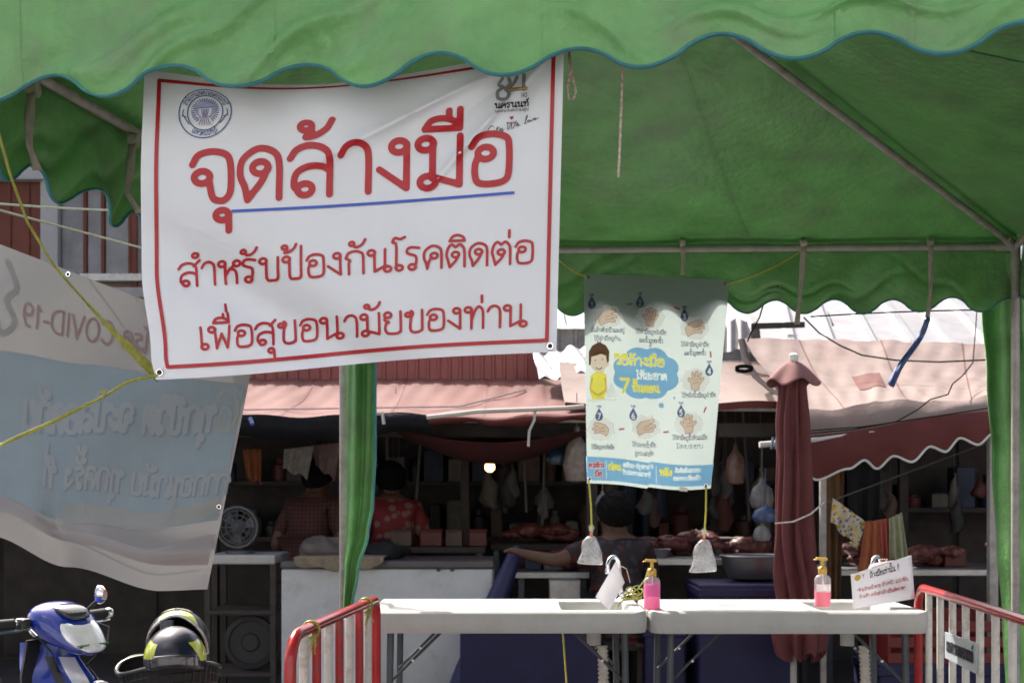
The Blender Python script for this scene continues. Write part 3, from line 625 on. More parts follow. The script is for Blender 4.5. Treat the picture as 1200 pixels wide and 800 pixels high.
def tilt(st, k, x0): return [[np.array((q[0], q[1] + (q[0] - x0) * k)) for q in p] for p in st]
ink(tilt(m2('โรค COVID-19', 300, 246, 18, 150), .13, 300), 3.0, 1.1, ban2, P2_RED, b2, 'mirrored_lettering', lift=.0032)
for dx, mt, lf in ((2.4, P2_SHADE, .0036), (0, P2_WHITE, .0042)):
    ink(tilt(m2('ทุกชีวิต จะปลอดภัย', 388 + dx, 186 - dx, 28, 230), .28, 388), 5.6, 1.4, ban2, mt, b2, 'mirrored_lettering', lift=lf)
    ink(tilt(m2('กากอนามัย ทุกครั้ง ที่', 420 + dx * .6, 118 - dx * .6, 22, 232), .19, 420), 3.9, 1.2, ban2, mt, b2, 'mirrored_lettering', lift=lf)
ink([ring(400, 212, 14, 24), ring(400, 204, 7, 12)], 4, 1.2, ban2, P2_BEIGE, b2, 'pin_emblem', lift=.0034)
ink([S((130, 330 - 45), (142, 262), (131, 246), (142, 226), (128, 210), (118, 226))], 6, 1.4, ban2, mat('grey_print_through', (.28, .27, .27), .5, trans=.14), b2, 'grey_emblem', lift=.0034)
ink([S((352, 118), (356, 92), (340, 72), (300, 58))], 5, 1.4, ban2, P2_BEIGE, b2, 'swirl_line', lift=.004)
ink([S((210, 30), (290, 20), (350, 18), (408, 24))], .8, .7, ban2, P2_SHADE, b2, 'hem_stitching', lift=.0045)
for U, V in ((414, 100), (414, 290), (200, 296), (297, 297)): eyelet(ban2, U, V, .006, b2)

# ------------------------------------------------------------ hand washing poster hung under the rear eave
def pos(U, V):
    u, t = U / 170., 1 - V / 246.
    x = lerp(684 + 4 * t, 855 - 22 * t, u)
    y = 321 + 7 * u + t * (245 - 1.0 * u) + 3.5 * math.sin(math.pi * u) * (t * 1.0 - .3 * (1 - t)) * (1 if u < .5 else .4) - 4 * math.sin(2 * math.pi * u) * t * .6
    w = .018 * math.sin(2.6 * u + .5 + t) + .008 * math.sin(6 * u + 3 * t) + .022 * (1 - t) ** 6 * math.sin(math.pi * u) - .03 * t * t * (1 - math.sin(math.pi * u)) * .6
    return P(x, y, 5.772 + w * .55)
def pp(x, y):
    t = (y - 324.5) / 245.; u = (x - (684 + 4 * t)) / (171 - 26 * t); t = (y - 321 - 7 * u) / 245.; u = (x - (684 + 4 * t)) / (171 - 26 * t)
    return np.array((u * 170, (1 - t) * 246))
po = thing('wall_poster', 'pale mint hand washing poster with seven steps hanging from the tent rear', 'poster', P(760, 572, 5.6))
PT = .58
def pm(n, c, **k): return mat('poster_' + n, c, .45, var=.04, trans=PT if n == 'mint' else .86, **k)
PMINT = pm('mint', (.42, .50, .50), tcol=(.38, .45, .43)); PBLUE = pm('blue', (.30, .56, .84)); PGREY = pm('ink', (.22, .23, .27)); PSKIN = pm('skin', (.92, .74, .62)); PCLOUD = pm('cloud', (.97, .93, .92))
PYEL = pm('yellow', (1.0, .88, .16)); PNAVY = pm('navy', (.16, .18, .36)); PRED = pm('red', (.62, .16, .20)); PWHITE = pm('white', (.97, .97, .97)); PLINE = pm('skinline', (.60, .40, .34)); PHAIR = pm('hair', (.16, .08, .05)); PSKY = pm('lightblue', (.34, .58, .76))
m = MB(); m.grid(lambda u, v: pos(u * 170, v * 246), 50, 70); m.build('poster_sheet', PMINT, po, smooth=True, ang=80)
pk = lambda strokes: [[pp(*q) for q in p] for p in strokes]
def pink_(strokes, w, mt, name, polys=(), lift=.0012, cell=.55, cut=()):
    return ink(pk(strokes), w, cell, pos, mt, po, name, [[tuple(pp(*q)) for q in p] for p in polys], lift, [p for p, q in cut], [q for p, q in cut])
def pst(t, x, y, H, w, wt): return [([pp(x + q[0], y - q[1] + .03 * q[0]) for q in p], wt) for p in text_strokes(t, 0, 0, H, w)]
def ptext(t, x, y, H, w, wt, mt, name, lift=.0016, cell=.5):
    st = text_strokes(t, 0, 0, H, w); return ink([[pp(x + q[0], y - q[1] + .03 * q[0]) for q in p] for p in st], wt, cell, pos, mt, po, name, lift=lift)
def blob(cx, cy, rx, ry, bumps=7, amp=.12, n=40, ph=0): return [(cx + rx * (1 + amp * abs(math.sin(bumps * a / 2 + ph))) * math.cos(a), cy + ry * (1 + amp * abs(math.sin(bumps * a / 2 + ph))) * math.sin(a)) for a in [2 * math.pi * i / n for i in range(n)]]
# central cloud and its title
pink_([], 0, PBLUE, 'title_cloud', [blob(757, 437, 36, 28, 8, .12)], cell=.5, cut=pst('วิธีล้างมือ', 720, 427, 8.6, 59, 2.4) + pst('ให้สะอาด', 746, 443.5, 7.0, 36, 1.6) + pst('ขั้นตอน', 741, 458, 7.0, 32, 2.3) + pst('7', 726, 459.5, 12.0, 14, 3.6))
ptext('วิธีล้างมือ', 720, 427, 8.6, 59, 1.9, PYEL, 'title_lettering')
ptext('ขั้นตอน', 741, 458, 7.0, 32, 2.0, PYEL, 'title_lettering')
ptext('7', 726, 459.5, 12.0, 14, 3.2, PYEL, 'title_number')
for x, y, r_ in ((762, 405, 1.6), (775, 474, 3.2), (790, 465, 1.4)): pink_([], 0, PSKY, 'dot', [blob(x, y, r_, r_, 2, 0, 14)])
# boy washing his hands
pink_([], 0, PSKIN, 'boy_face', [blob(702, 424, 10, 12.5, 2, 0, 26), blob(712, 427, 2, 3, 2, 0, 10)], .0018)
pink_([], 0, PHAIR, 'boy_hair', [[(690, 428), (690, 412), (694, 405), (700, 402), (700, 399), (702, 402), (704, 399), (704, 402), (710, 405), (714, 412), (713.5, 424), (711.5, 426), (710, 417), (704, 415), (698, 417), (693, 418), (692, 428)]], .0024)
pink_([], 0, PYEL, 'boy_shirt', [[(692, 440), (698, 436), (706, 436), (711, 440), (711, 458), (708, 468), (694, 468), (691, 458)]], .0018)
pink_([S((694, 444), (692, 456), (700, 463)), S((709, 444), (710, 456), (702, 463))], 2.6, PSKIN, 'boy_arm', lift=.0026)
pink_([S((698.5, 431), (702, 433), (705.5, 431)), Ln((697.5, 422), (697.5, 423)), Ln((706, 421), (706, 422))], 1.0, PHAIR, 'boy_features', lift=.003, cell=.4)
pink_([], 0, PWHITE, 'soap_bottle', [[(711, 466), (711, 456), (714, 453), (714, 450), (718, 450), (718, 453), (721, 456), (721, 466)], [(690, 468), (722, 467), (722, 470), (690, 471)]], .0028)
# the seven steps: cloud, hand drawing, drop number, caption
HANDA = [(-11, 8), (-12, 1), (-7, -5), (2, -8), (9, -9), (11, -5), (4, -3), (12, -1), (12.5, 2.5), (5, 2), (10, 5), (9, 8), (2, 7), (-4, 9), (-8, 12)]
HANDB = [(-5, 12), (-6, 4), (-10, 0), (-9, -3), (-4, -1), (-5, -9), (-2.5, -10), (-1, -3), (0, -11), (3, -11), (3, -3), (5.5, -9), (8, -8), (6, 0), (10, -3), (11, -1), (5, 7), (4, 13)]
steps = [(712, 371, '1', (693.5, 356), HANDA, ['เริ่มล้างด้วยน้ำและสบู่', 'ใช้ฝ่ามือถูกัน'], (692, 389), 40), (762, 371, '2', (750, 355), HANDB, ['ใช้ฝ่ามือถูหลังมือ', 'และนิ้วถูซอกนิ้ว'], (745, 391), 36),
         (814, 383, '3', (802, 370), HANDA, ['ใช้ฝ่ามือถูฝ่ามือ', 'และนิ้วถูซอกนิ้ว'], (798, 405), 33), (815, 444, '4', (831, 434), HANDB, ['ใช้หลังนิ้วมือถูฝ่ามือ'], (799, 464), 40),
         (807, 494, '5', (798, 481), HANDB, ['ใช้ฝ่ามือถูนิ้วหัวแม่มือ', 'โดยรอบ'], (788, 513), 41), (757, 498, '6', (742, 486), HANDA, ['ใช้ปลายนิ้วมือ', 'ถูขวางฝ่ามือ'], (741, 522), 28), (704, 502, '7', (702, 487), HANDA, ['ใช้มือถูรอบข้อมือ'], (693, 526), 27)]
for cx, cy, num, (dx, dy), hand, caps, (tx, ty), tw in steps:
    pink_([], 0, PCLOUD, 'step_cloud', [blob(cx, cy + 1, 15, 12.5, 8, .18, ph=cx)], cell=.8)
    k = .92 if num != '7' else .78; poly = [(cx + x * k * (-1 if num in '57' else 1), cy + y * k) for x, y in hand]
    pink_([], 0, PSKIN, 'hand_drawing', [poly], .0018)
    pink_([[np.array(q) for q in poly + poly[:1]], Ln((cx - 3, cy + 4), (cx + 5, cy + 3)), Ln((cx - 2, cy + 1), (cx + 4, cy - 1))], .7, PLINE, 'hand_outline', lift=.0024, cell=.4)
    drop = [(dx, dy - 9)] + [(dx + 4.6 * math.cos(a), dy + 1 + 5.2 * math.sin(a)) for a in [R(-35 + i * 250 / 14) for i in range(15)]]
    pink_([], 0, PNAVY, 'drop', [drop], .0026, .3, pst(num, dx - 2.0, dy + 4.0, 5.0, 4.6, 1.25))
    ptext('ขอ', dx - 3, dy - 9.5, 2.0, 6, .6, PNAVY, 'step_word', .002, .4)
    for i, c in enumerate(caps):
        w_ = tw if i == 0 else tw * .78; ptext(c, tx + (tw - w_) / 2, ty + i * 10, 4.0, w_, .62, PGREY, 'caption', .0016, .4)
for a, b in (((735, 357), (740, 357)), ((790.5, 360), (796, 362)), ((832.5, 412), (833, 418)), ((827, 477), (825, 482)), ((778, 505), (783, 504)), ((726, 503), (731, 502.5))):
    pink_([Ln(a, b)], 2.0, PRED, 'red_dash', lift=.002)
# blue strip at the foot
pink_([], 0, PBLUE, 'foot_strip', [rr_poly([(687, 534.5), (836, 545), (833, 569), (688, 562.5)], 12)], cell=.42, cut=pst('ควรล้าง', 690, 547.5, 4.6, 18, 2.3) + pst('มือ', 697, 558, 4.6, 9, 2.3) + pst('ก่อน', 713, 550.5, 6, 15, 2.0) + pst('หลัง', 773, 554.5, 6, 15, 2.0) + pst('เตรียม-ปรุงอาหาร', 730, 546.5, 4, 36, 1.0) + pst('รับประทานอาหาร', 730, 555, 4, 33, 1.0) + pst('สัมผัสสิ่งสกปรก', 791, 551, 4, 30, 1.0) + pst('ออกจากห้องน้ำ', 789, 560, 4, 32, 1.0) + [([pp(710.5, 540), pp(710.5, 561)], .7), ([pp(769, 544), pp(769, 565)], .7)])
ptext('ควรล้าง', 690, 547.5, 4.6, 18, 1.5, PRED, 'foot_lettering'); ptext('มือ', 697, 558, 4.6, 9, 1.5, PRED, 'foot_lettering')
ptext('ก่อน', 713, 550.5, 6, 15, 1.9, PYEL, 'foot_lettering'); ptext('หลัง', 773, 554.5, 6, 15, 1.9, PYEL, 'foot_lettering')
for x, y in ((689, 325), (850, 333), (691, 561), (827, 569)):
    q = pp(x, y); eyelet(pos, q[0], q[1], .007, po)
m = MB(); m.box(P(801, 573, 5.745), (.035, .01, .018), ry=.1); m.build('tape', mat('pale_tape', (.75, .70, .60), .6), po)
YS = mat('yellow_string', (.55, .52, .10), .5, var=.2, scale=50, trans=.2)
line('string', 'thin yellow string from the poster top right corner up to the rear strap', catenary(P(850, 333, 5.75), P(941, 293, 5.76), .02), .0034, YS)
line('string', 'thin yellow string from the poster top left corner toward the banner', catenary(P(689, 325, 5.75), P(655, 305, 5.78), .01), .0034, YS)
# water bags as weights on the poster's lower corners
WATER = mat('water_bag_skin', (.62, .63, .65), .10, var=.35, scale=30, alpha=.42, spec=1, coat=1, bump=.4, bscale=30)
BAGFILM = mat('bag_film', (.9, .92, .95), .12, var=0, transmission=.0, alpha=.22, spec=1)
ORANGE = mat('rubber_band', (.70, .16, .04), .5)
for i, (xs, ys, bx, by0, by1, hw, lab) in enumerate(((690, 562, 692.5, 628, 660, 15.5, "clear water bag hung under the poster's lower left corner"), (827.5, 570, 824.5, 632, 669, 16.5, "clear water bag hung under the poster's lower right corner"))):
    Yb = 5.735; top = P(xs, ys, Yb); nk = P(bx + 1, by0 - 6, Yb); t = thing('water_bag', lab, 'water bag', P(bx, by1, Yb), 'water bags weighting the poster')
    m = MB(); m.tube([top, top.lerp(nk, .5) + Vector((.003, 0, 0)), nk], .0042, n=6); m.build('string', YS, t, smooth=True)
    s = Yb / F; c = P(bx, by1, Yb); H = (by1 - by0) * s
    prof = [(.25, 1.0), (.42, .93), (.60, .80), (.70, .62), (.78, .40), (.90, .16), (1.0, .03), (.94, -.02), (.5, -.035), (0, -.03)]
    m = MB(); m.lathe([(r_ * hw * s, z * H) for r_, z in reversed(prof)], c, 26, sy=.55)
    m.v = [(x + .004 * math.sin(9 * z / H + i), y, z + .05 * (x - c.x) * (1 if i else -.9)) for x, y, z in m.v]
    m.build('water_filled_bag', WATER, t, smooth=True, ang=70)
    m = MB(); m.lathe([(.006, -.004), (.0075, .004), (.006, .012)], c + Vector((.002, 0, H)), 12); m.build('rubber_band', ORANGE, t, smooth=True)
    m = MB(); m.lathe([(.005, 0), (.008, .012), (.014, .03), (.009, .04)], c + Vector((.002, 0, H + .01)), 10, sy=.4); m.build('gathered_neck', BAGFILM, t, smooth=True)

# ------------------------------------------------------------ two folding sink tables
def sink_table(cx, half, z, label, bx0, bx1, dx0, dx1, tz=0.0):
    Y0, hd, rc = 5.5, .30, .06
    t = thing('sink_table', label, 'table', (cx, Y0, 0), 'folding sink tables')
    def outline(a):          # rounded rectangle by angle-free walk
        pass
    def sstep(x, a, b): q = min(max((x - a) / (b - a), 0), 1); return q * q * (3 - 2 * q)
    def inside(x, y, x0, x1, y0, y1, e): return sstep(x, x0, x0 + e) * sstep(-x, -x1, -x1 + e) * sstep(y, y0, y0 + e) * sstep(-y, -y1, -y1 + e)
    def hgt(x, y):
        d = -.011 * inside(x, y, dx0, dx1, Y0 - .25, Y0 + .24, .02) - .080 * inside(x, y, bx0, bx1, Y0 - .235, Y0 + .185, .03)
        edge = min(half - abs(x - cx), hd - abs(y - Y0)); d -= .010 * max(0, 1 - edge / .014) ** 2
        return z + d
    def xlim(y):
        e = abs(y - Y0) - (hd - rc); return half - rc + math.sqrt(max(rc * rc - max(e, 0) ** 2, 0))
    def fn(u, v):
        y = Y0 + hd * (2 * v - 1); x = cx + (2 * u - 1) * xlim(y); return (x, y, hgt(x, y))
    m = MB(); nu, nv = 150, 80; m.grid(fn, nu, nv)
    w = nu + 1; rim = list(range(w)) + [j * w + nu for j in range(1, nv + 1)] + [nv * w + i for i in range(nu - 1, -1, -1)] + [j * w for j in range(nv - 1, 0, -1)]
    loops = [[Vector(m.v[i]) for i in rim]]
    c = Vector((cx, Y0, 0))
    for dz, ins in ((-.045, -.002), (-.080, .001), (-.090, .006), (-.090, .02), (-.02, .025)):
        loops.append([Vector((p.x + (c.x - p.x) * ins / half, p.y + (c.y - p.y) * ins / hd, z + dz)) for p in loops[0]])
    m.loft(loops, cap=False)
    m.build('table_top', WHITEP, t, smooth=True, ang=50)
    m = MB(); bxc, bw = (bx0 + bx1) / 2, (bx1 - bx0); m.lathe([(.03, -.17), (.03, -.082)], (bxc, Y0 - .02, z), 14); m.build('basin_underside', WHITEP, t, smooth=False)
    for sx in (-1, 1):
        lx = cx + sx * (half - .09)
        for yy in (Y0 - .235, Y0 + .235):
            l = MB(); l.tube([(lx, yy, z - .085), (lx + sx * .008, yy, .4), (lx + sx * .01, yy, .004)], .0145, n=12); l.build('leg', DARKST, t, smooth=True)
        l = MB(); l.tube([(lx, Y0 - .235, .3), (lx, Y0 + .235, .3)], .010, n=10); l.build('cross_bar', DARKST, t, smooth=True)
        for yy in (Y0 - .21, Y0 + .21):
            l = MB(); l.tube([(lx + sx * .004, yy, z - .30), (lx - sx * .21, yy, z - .09)], .0105, n=8, flat=.6)
            o = l.build('brace', DARKST, t, smooth=True)
            b_ = MB(); b_.lathe([(.006, 0), (.006, .006)], (lx - sx * .09, yy - .008, z - .21), 8, M=Matrix.Rotation(R(90), 3, 'X')); b_.build('bolt', CHROME, o)
    return t
TZ = .921
sink_table(-.018, .571, TZ, 'white plastic folding sink table next to the red barrier draped with papers', .20, .50, -.53, .16)
sink_table(1.135, .571, TZ - .002, 'white plastic folding sink table holding the propped white notice card', 1.27, 1.60, .62, 1.22)
HOSE = mat('corrugated_hose', (.60, .56, .50), .5, var=.1)
for x, lab in ((.385, 'corrugated grey drain hose below the sink with the hanging paper'), (1.50, 'corrugated grey drain hose below the sink with the notice card')):
    m = MB(); pts = []; rs = []
    for i in range(150):
        q = i / 149; pts.append((x + .02 * math.sin(q * 4) - .05 * q, 5.46 - .05 * q, .75 - .745 * q)); rs.append(.021 + .0035 * math.sin(i * 1.7))
    m.tube(pts, rs, n=12); tag(m.build('drain_hose', HOSE, smooth=True, ang=80), lab, 'hose', 'drain hoses under the sinks')
m = MB(); m.tube([P(648, 700, 5.9), P(660, 745, 5.85), P(664, 800, 5.8), P(640, 860, 5.7)], .004, n=6); tag(m.build('string', YS, smooth=True), 'yellow cord hanging beneath the table beside the drain hose', 'cord')
for fx, lab, ydir in ((.49, 'chrome gooseneck tap behind the sheet of hanging paper', 0), (1.66, 'chrome gooseneck tap rising behind the white notice card', 0)):
    Yf = 5.725; t = thing('tap', lab, 'tap', (fx, Yf, TZ), 'chrome taps on the sink tables')
    top = TZ + .205; m = MB()
    pts = [(fx, Yf, TZ + .02), (fx - .004, Yf, TZ + .09), (fx - .012, Yf - .006, TZ + .15)] + [(fx - .012 - .028 * (1 - math.cos(a)), Yf - .006 - .03 * (1 - math.cos(a)), TZ + .15 + .045 * math.sin(a)) for a in [R(q) for q in range(15, 196, 15)]]
    m.tube(pts, .0095, n=12); m.build('spout', CHROME, t, smooth=True)
    m = MB(); q = Vector(pts[-1]); m.lathe([(.012, -.012), (.0135, 0), (.011, .012)], q + Vector((0, 0, -.004)), 14); m.build('nozzle', CHROME, t, smooth=True)
    m = MB(); m.lathe([(.022, 0), (.022, .006), (.014, .012), (.014, .03), (.010, .036)], (fx, Yf, TZ), 18); m.build('tap_base', CHROME, t, smooth=True)
    m = MB(); m.tube([(fx + .01, Yf, TZ + .03), (fx + .03, Yf - .01, TZ + .045), (fx + .05, Yf - .02, TZ + .05)], [.005, .006, .007], n=8); m.build('lever', CHROME, t, smooth=True)
# hanging paper on the left tap
def card(name, corners, Y, mt, label, cat, curl=.01, th=.0012):
    t = thing(name, label, cat, P(sum(c[0] for c in corners) / 4, max(c[1] for c in corners), Y))
    (tl, tr, br, bl) = corners
    def fn(u, v):
        a = (lerp(tl[0], tr[0], u), lerp(tl[1], tr[1], u)); b = (lerp(bl[0], br[0], u), lerp(bl[1], br[1], u))
        return P(lerp(b[0], a[0], v), lerp(b[1], a[1], v), Y + curl * math.sin(math.pi * u) * (1 - .5 * v) + curl * .5 * math.sin(5 * v + 2 * u))
    m = MB(); m.grid(fn, 14, 14); m.build('sheet', mt, t, smooth=True, solid=th); return t, fn
t, fn = card('hanging_paper', [(722, 657), (732, 682), (714, 715), (698, 699)], 5.55, PAPER, 'blank white paper sheet tied askew to the chrome tap', 'paper', .018)
m = MB(); c = fn(.3, .98); m.tube([c, c + Vector((.02, .05, .005)), c + Vector((.045, .1, -.01)), c + Vector((.06, .09, -.07))], .0022, n=5); m.build('tie_string', CANDY, t, smooth=True)
# propped notice card
t, nf = card('notice_card', [(997, 673), (1068, 650), (1072, 701), (1000, 713)], 5.42, PAPER, 'white notice card with handwritten Thai lines leaning on the sink table', 'sign', .004, .002)
nfn = lambda U, V: nf(U / 72., V / 42.)
def ntext(s, x, y, H, w, wt, mt): ink(text_strokes(s, x, y, H, w), wt, .3, nfn, mt, t, 'handwriting', lift=.0024)
ntext('ล้างมือเท่านั้น !!', 22, 31.5, 4.8, 35, .7, INK_BLACK)
ntext('*ห้ามบ้วนน้ำลาย ล้างหน้า แปรงฟัน', 6, 19, 3.0, 60, .42, INK_RED); ntext('ล้างเท้า ลงในอ่างล้างมือเด็ดขาด*', 8, 11, 3.0, 54, .42, INK_RED)
ink([], 0, .5, nfn, mat('gold_seal_ink', (.60, .38, .06), .5), t, 'round_stamp', [[tuple(q) for q in ring(7.5, 36, 3.8, 3.6, 20)[:-1]]], .0024)
ink([Ln((13, 37.5), (15.5, 37.5)), Ln((14.2, 37.5), (14.2, 34))], .8, .4, nfn, INK_GREY, t, 'small_mark', lift=.0024)
m = MB(); m.loft([[P(x, y, 5.47) for x, y in ((1016, 681), (1016, 668), (1020, 660), (1048, 656), (1050, 660), (1050, 672))], [P(x, y, 5.475) for x, y in ((1016, 681), (1016, 668), (1020, 660), (1048, 656), (1050, 660), (1050, 672))]]); m.build('backing_tab', PAPER, t)
m = MB(); m.tube([P(1022, 665, 5.41), P(1034, 661, 5.41), P(1045, 658, 5.41)], .0022, n=5); m.tube([P(1036, 661, 5.41), P(1040, 655, 5.44), P(1030, 655, 5.46)], .002, n=5); m.build('tie_string', CANDY, t)
# soap pump bottles
PINKL = mat('pink_soap', (.90, .07, .42), .12, var=.06, transmission=.25, trans=.5, tcol=(.98, .10, .50)); PINKD = mat('deep_pink_soap', (.85, .03, .22), .12, var=.06, transmission=.35, trans=.35, tcol=(.9, .05, .25))
PETCL = mat('clear_bottle', (.9, .9, .92), .06, var=0, alpha=.25, spec=1); GOLDP = mat('gold_pump', (.66, .42, .10), .28, metal=.35, var=.08); LABELP = mat('bottle_label', (.85, .28, .62), .4, trans=.4); LABELW = mat('white_bottle_label', (.78, .76, .78), .45, trans=.3)
def bottle(px, y0, y1, Y, hw, lab, pink, fill, lmat, lv0, lv1):
    c = P(px, y1, Y); c.z = TZ - .004; s = Y / F; H = (y1 - y0) * s; w = hw * s
    t = thing('soap_bottle', lab, 'bottle', c, 'pump soap bottles')
    m = MB(); m.lathe([(w * .92, 0), (w, .012 * H), (w, .50 * H), (w * .97, .57 * H), (w * .75, .625 * H), (w * .42, .65 * H), (w * .40, .68 * H)], c, 26, sy=.78); m.build('bottle_body', PETCL, t, smooth=True)
    m = MB(); m.lathe([(w * .88, .006 * H), (w * .965, .02 * H), (w * .965, fill * H)], c, 26, sy=.76); m.build('liquid_soap', pink, t, smooth=True)
    m = MB()
    for a0, a1 in ((-150, -30),):
        m.grid(lambda u, v: c + Vector((w * 1.012 * math.cos(R(lerp(a0, a1, u))), w * .79 * math.sin(R(lerp(a0, a1, u))), H * lerp(lv0, lv1, v))), 16, 2)
    m.build('label_sticker', lmat, t, smooth=True)
    m = MB(); m.lathe([(w * .52, .66 * H), (w * .54, .70 * H), (w * .54, .78 * H), (w * .46, .80 * H), (w * .22, .815 * H), (w * .20, .93 * H), (w * .3, .94 * H)], c, 18); m.build('pump_collar', GOLDP, t, smooth=True)
    m = MB(); m.box(c + Vector((-w * .12, 0, .968 * H)), (w * 1.35, w * .8, .05 * H), ry=.06); m.box(c + Vector((-w * .85, 0, .955 * H)), (w * .5, w * .3, .028 * H), ry=-.25); m.build('pump_head', GOLDP, t, bevel=.003)
    m = MB(); m.tube([c + Vector((0, 0, .68 * H)), c + Vector((w * .1, 0, .35 * H)), c + Vector((-w * .3, 0, .03 * H))], .003, n=6); m.build('dip_tube', LABELW, t, smooth=True)
bottle(764, 650, 709, 5.33, 9.8, 'pink soap pump bottle standing at the joint of the two tables', PINKL, .50, LABELP, .26, .52)
bottle(964, 647, 705, 5.45, 9.6, 'pink soap pump bottle with white label near the folded umbrella', PINKD, .34, LABELW, .30, .46)
m = MB()
for ox, oy, rx, ry, rot, yo in ((0, 0, 9, 5, .6, 0), (4, -2, 7, 6, -.5, .01), (-3, 3, 8, 4, .2, .02), (6, 2, 6, 7, .9, -.01), (-1, 5, 11, 3, -.1, .0)):
    m.tube([P(742 + ox + rx * math.cos(a) * math.cos(rot) - ry * math.sin(a) * math.sin(rot), 694 + oy + rx * math.cos(a) * math.sin(rot) + ry * math.sin(a) * math.cos(rot), 5.52 + yo + .015 * math.sin(2 * a)) for a in [2 * math.pi * i / 24 for i in range(23)]], .0030, n=5)
m.tube([P(747, 690, 5.5), P(756, 678, 5.42), P(760, 665, 5.36)], .003, n=5); m.tube([P(735, 700, 5.5), P(727, 706, 5.5), P(722, 712, 5.48)], .004, n=5)
tag(m.build('raffia_bundle', RAFFIA, smooth=True), 'tangled yellow raffia bundle on the sink edge beside the soap bottle', 'string')

# ------------------------------------------------------------ crowd barriers
def barrier(a, b, z, lab, colors, n, end_far=True, extend=1.0):
    """steel barrier with a round top rail bent down into its end posts"""
    a = Vector(a); b = Vector(b); d = (b - a).normalized(); t = thing('crowd_barrier', lab, 'barrier', (a.x, a.y, 0), 'steel crowd barriers'); L_ = (b - a).length; r = .0175
    pts = [a + Vector((0, 0, .02)), a + Vector((0, 0, z - .12))] + [a + d * (.10 * (1 - math.cos(R(q)))) + Vector((0, 0, z - .10 + .10 * math.sin(R(q)))) for q in range(15, 91, 15)]
    pts += [b - d * (.06 * (1 - math.cos(R(q)))) + Vector((0, 0, z - .06 + .06 * math.sin(R(q)))) - d * 0 for q in range(90, -1, -18)] + [b + Vector((0, 0, .02))]
    m = MB(); m.tube(pts, r, n=14); m.build('frame_tube', REDP, t, smooth=True, ang=60)
    m = MB(); m.tube([a + Vector((0, 0, .18)), b + Vector((0, 0, .18))], .016, n=10); m.build('lower_rail', REDP, t, smooth=True)
    for i in range(n):
        p = a.lerp(b, (i + 1) / (n + 1)); l = MB(); l.tube([p + Vector((0, 0, .18)), p + Vector((0, 0, z - .012))], .0142, n=10)
        l.build('upright', REDP if colors[i % len(colors)] == 'r' else WHITEE, t, smooth=True)
    for p in (a, b):
        f_ = MB(); f_.tube([p + Vector((-.22, .02, .012)), p + Vector((.22, -.02, .012))], .012, n=8); f_.build('foot', REDP, t, smooth=True)
    return t
lb = barrier((-.628, 3.62, 0), (-.515, 4.86, 0), 1.0, 'red steel barrier with papers tied behind its uprights', 'wrwrwrw', 7)
rb = barrier((1.72, 5.42, 0), (1.565, 3.42, 0), 1.005, 'red railed barrier with white uprights carrying a grey name plate', 'w', 10)
# tied papers on the left barrier
for i, (y0, y1, z0, z1) in enumerate(((3.80, 4.02, .55, .965), (4.10, 4.34, .60, .97), (4.42, 4.72, .5, .965))):
    m = MB(); a = Vector((-.628, 3.62, 0)); b = Vector((-.515, 4.86, 0))
    def fn(u, v, y0=y0, y1=y1, z0=z0, z1=z1, i=i):
        y = lerp(y0, y1, u); x = lerp(a.x, b.x, (y - a.y) / (b.y - a.y)) - .024
        return (x - .012 * math.sin(9 * u + i) * (1 - v) - .01 * v, y, lerp(z0 + .05 * math.sin(3 * u + i), z1, v))
    m.grid(fn, 14, 14); tag(m.build('hanging_paper', PAPER, smooth=True, solid=.0008), ['white paper sheet tied at the bent end of the red barrier', 'white paper sheet tied mid-way along the red barrier', 'white paper sheet tied to the red barrier next to the sink table'][i], 'paper', None)
for py, lab, yy in ((.995, 'yellow raffia bow knotted round the bent end of the red barrier', 3.86), (.995, 'yellow raffia bow knotted on the red barrier near the table', 4.66)):
    m = MB(); c = Vector((lerp(-.628, -.515, (yy - 3.62) / 1.24), yy, py))
    m.tube([c + Vector((.026 * math.cos(q), 0, .026 * math.sin(q))) for q in [R(k) for k in range(0, 361, 30)]], .004, n=6)
    for k in range(5):
        a = random.uniform(-.5, 1.2); m.tube([c + Vector((.015, -.02, -.01)), c + Vector((.03 * math.sin(a) + .01, -.035, -.035 - .012 * k))], [.0035, .0015], n=5)
    tag(m.build('raffia_knot', RAFFIA, smooth=True), lab, 'string')
# name plate on the right barrier
PLATE = mat('grey_name_plate', (.42, .46, .48), .5, var=.08)
pl = thing('name_plate', 'grey plate with black Thai municipality name on the right barrier', 'sign', (1.66, 4.7, .6))
ra, rb_ = Vector((1.72, 5.42, 0)), Vector((1.565, 3.42, 0))
def plate(U, V): 
    px, py = lerp(1112, 1149, U / 40.), lerp(lerp(770, 789, U / 40.), lerp(740, 753, U / 40.), V / 30.)
    a = (px - HX) / F; t = (a * ra.y - ra.x) / ((rb_.x - ra.x) - a * (rb_.y - ra.y)); Y = lerp(ra.y, rb_.y, t) - .02
    p = P(px, py, Y); p.x -= .016; return p
m = MB(); m.grid(lambda u, v: plate(u * 40, v * 30), 4, 4, thick=(.006, .001, 0)); m.build('plate', PLATE, pl)
film(text_strokes('เทศบาลนครนนท์', 3, 9.5, 11, 34), 1.1, plate, .5, lift=.003, up=(-1, -.2, 0)).build('lettering', INK_BLACK, pl)

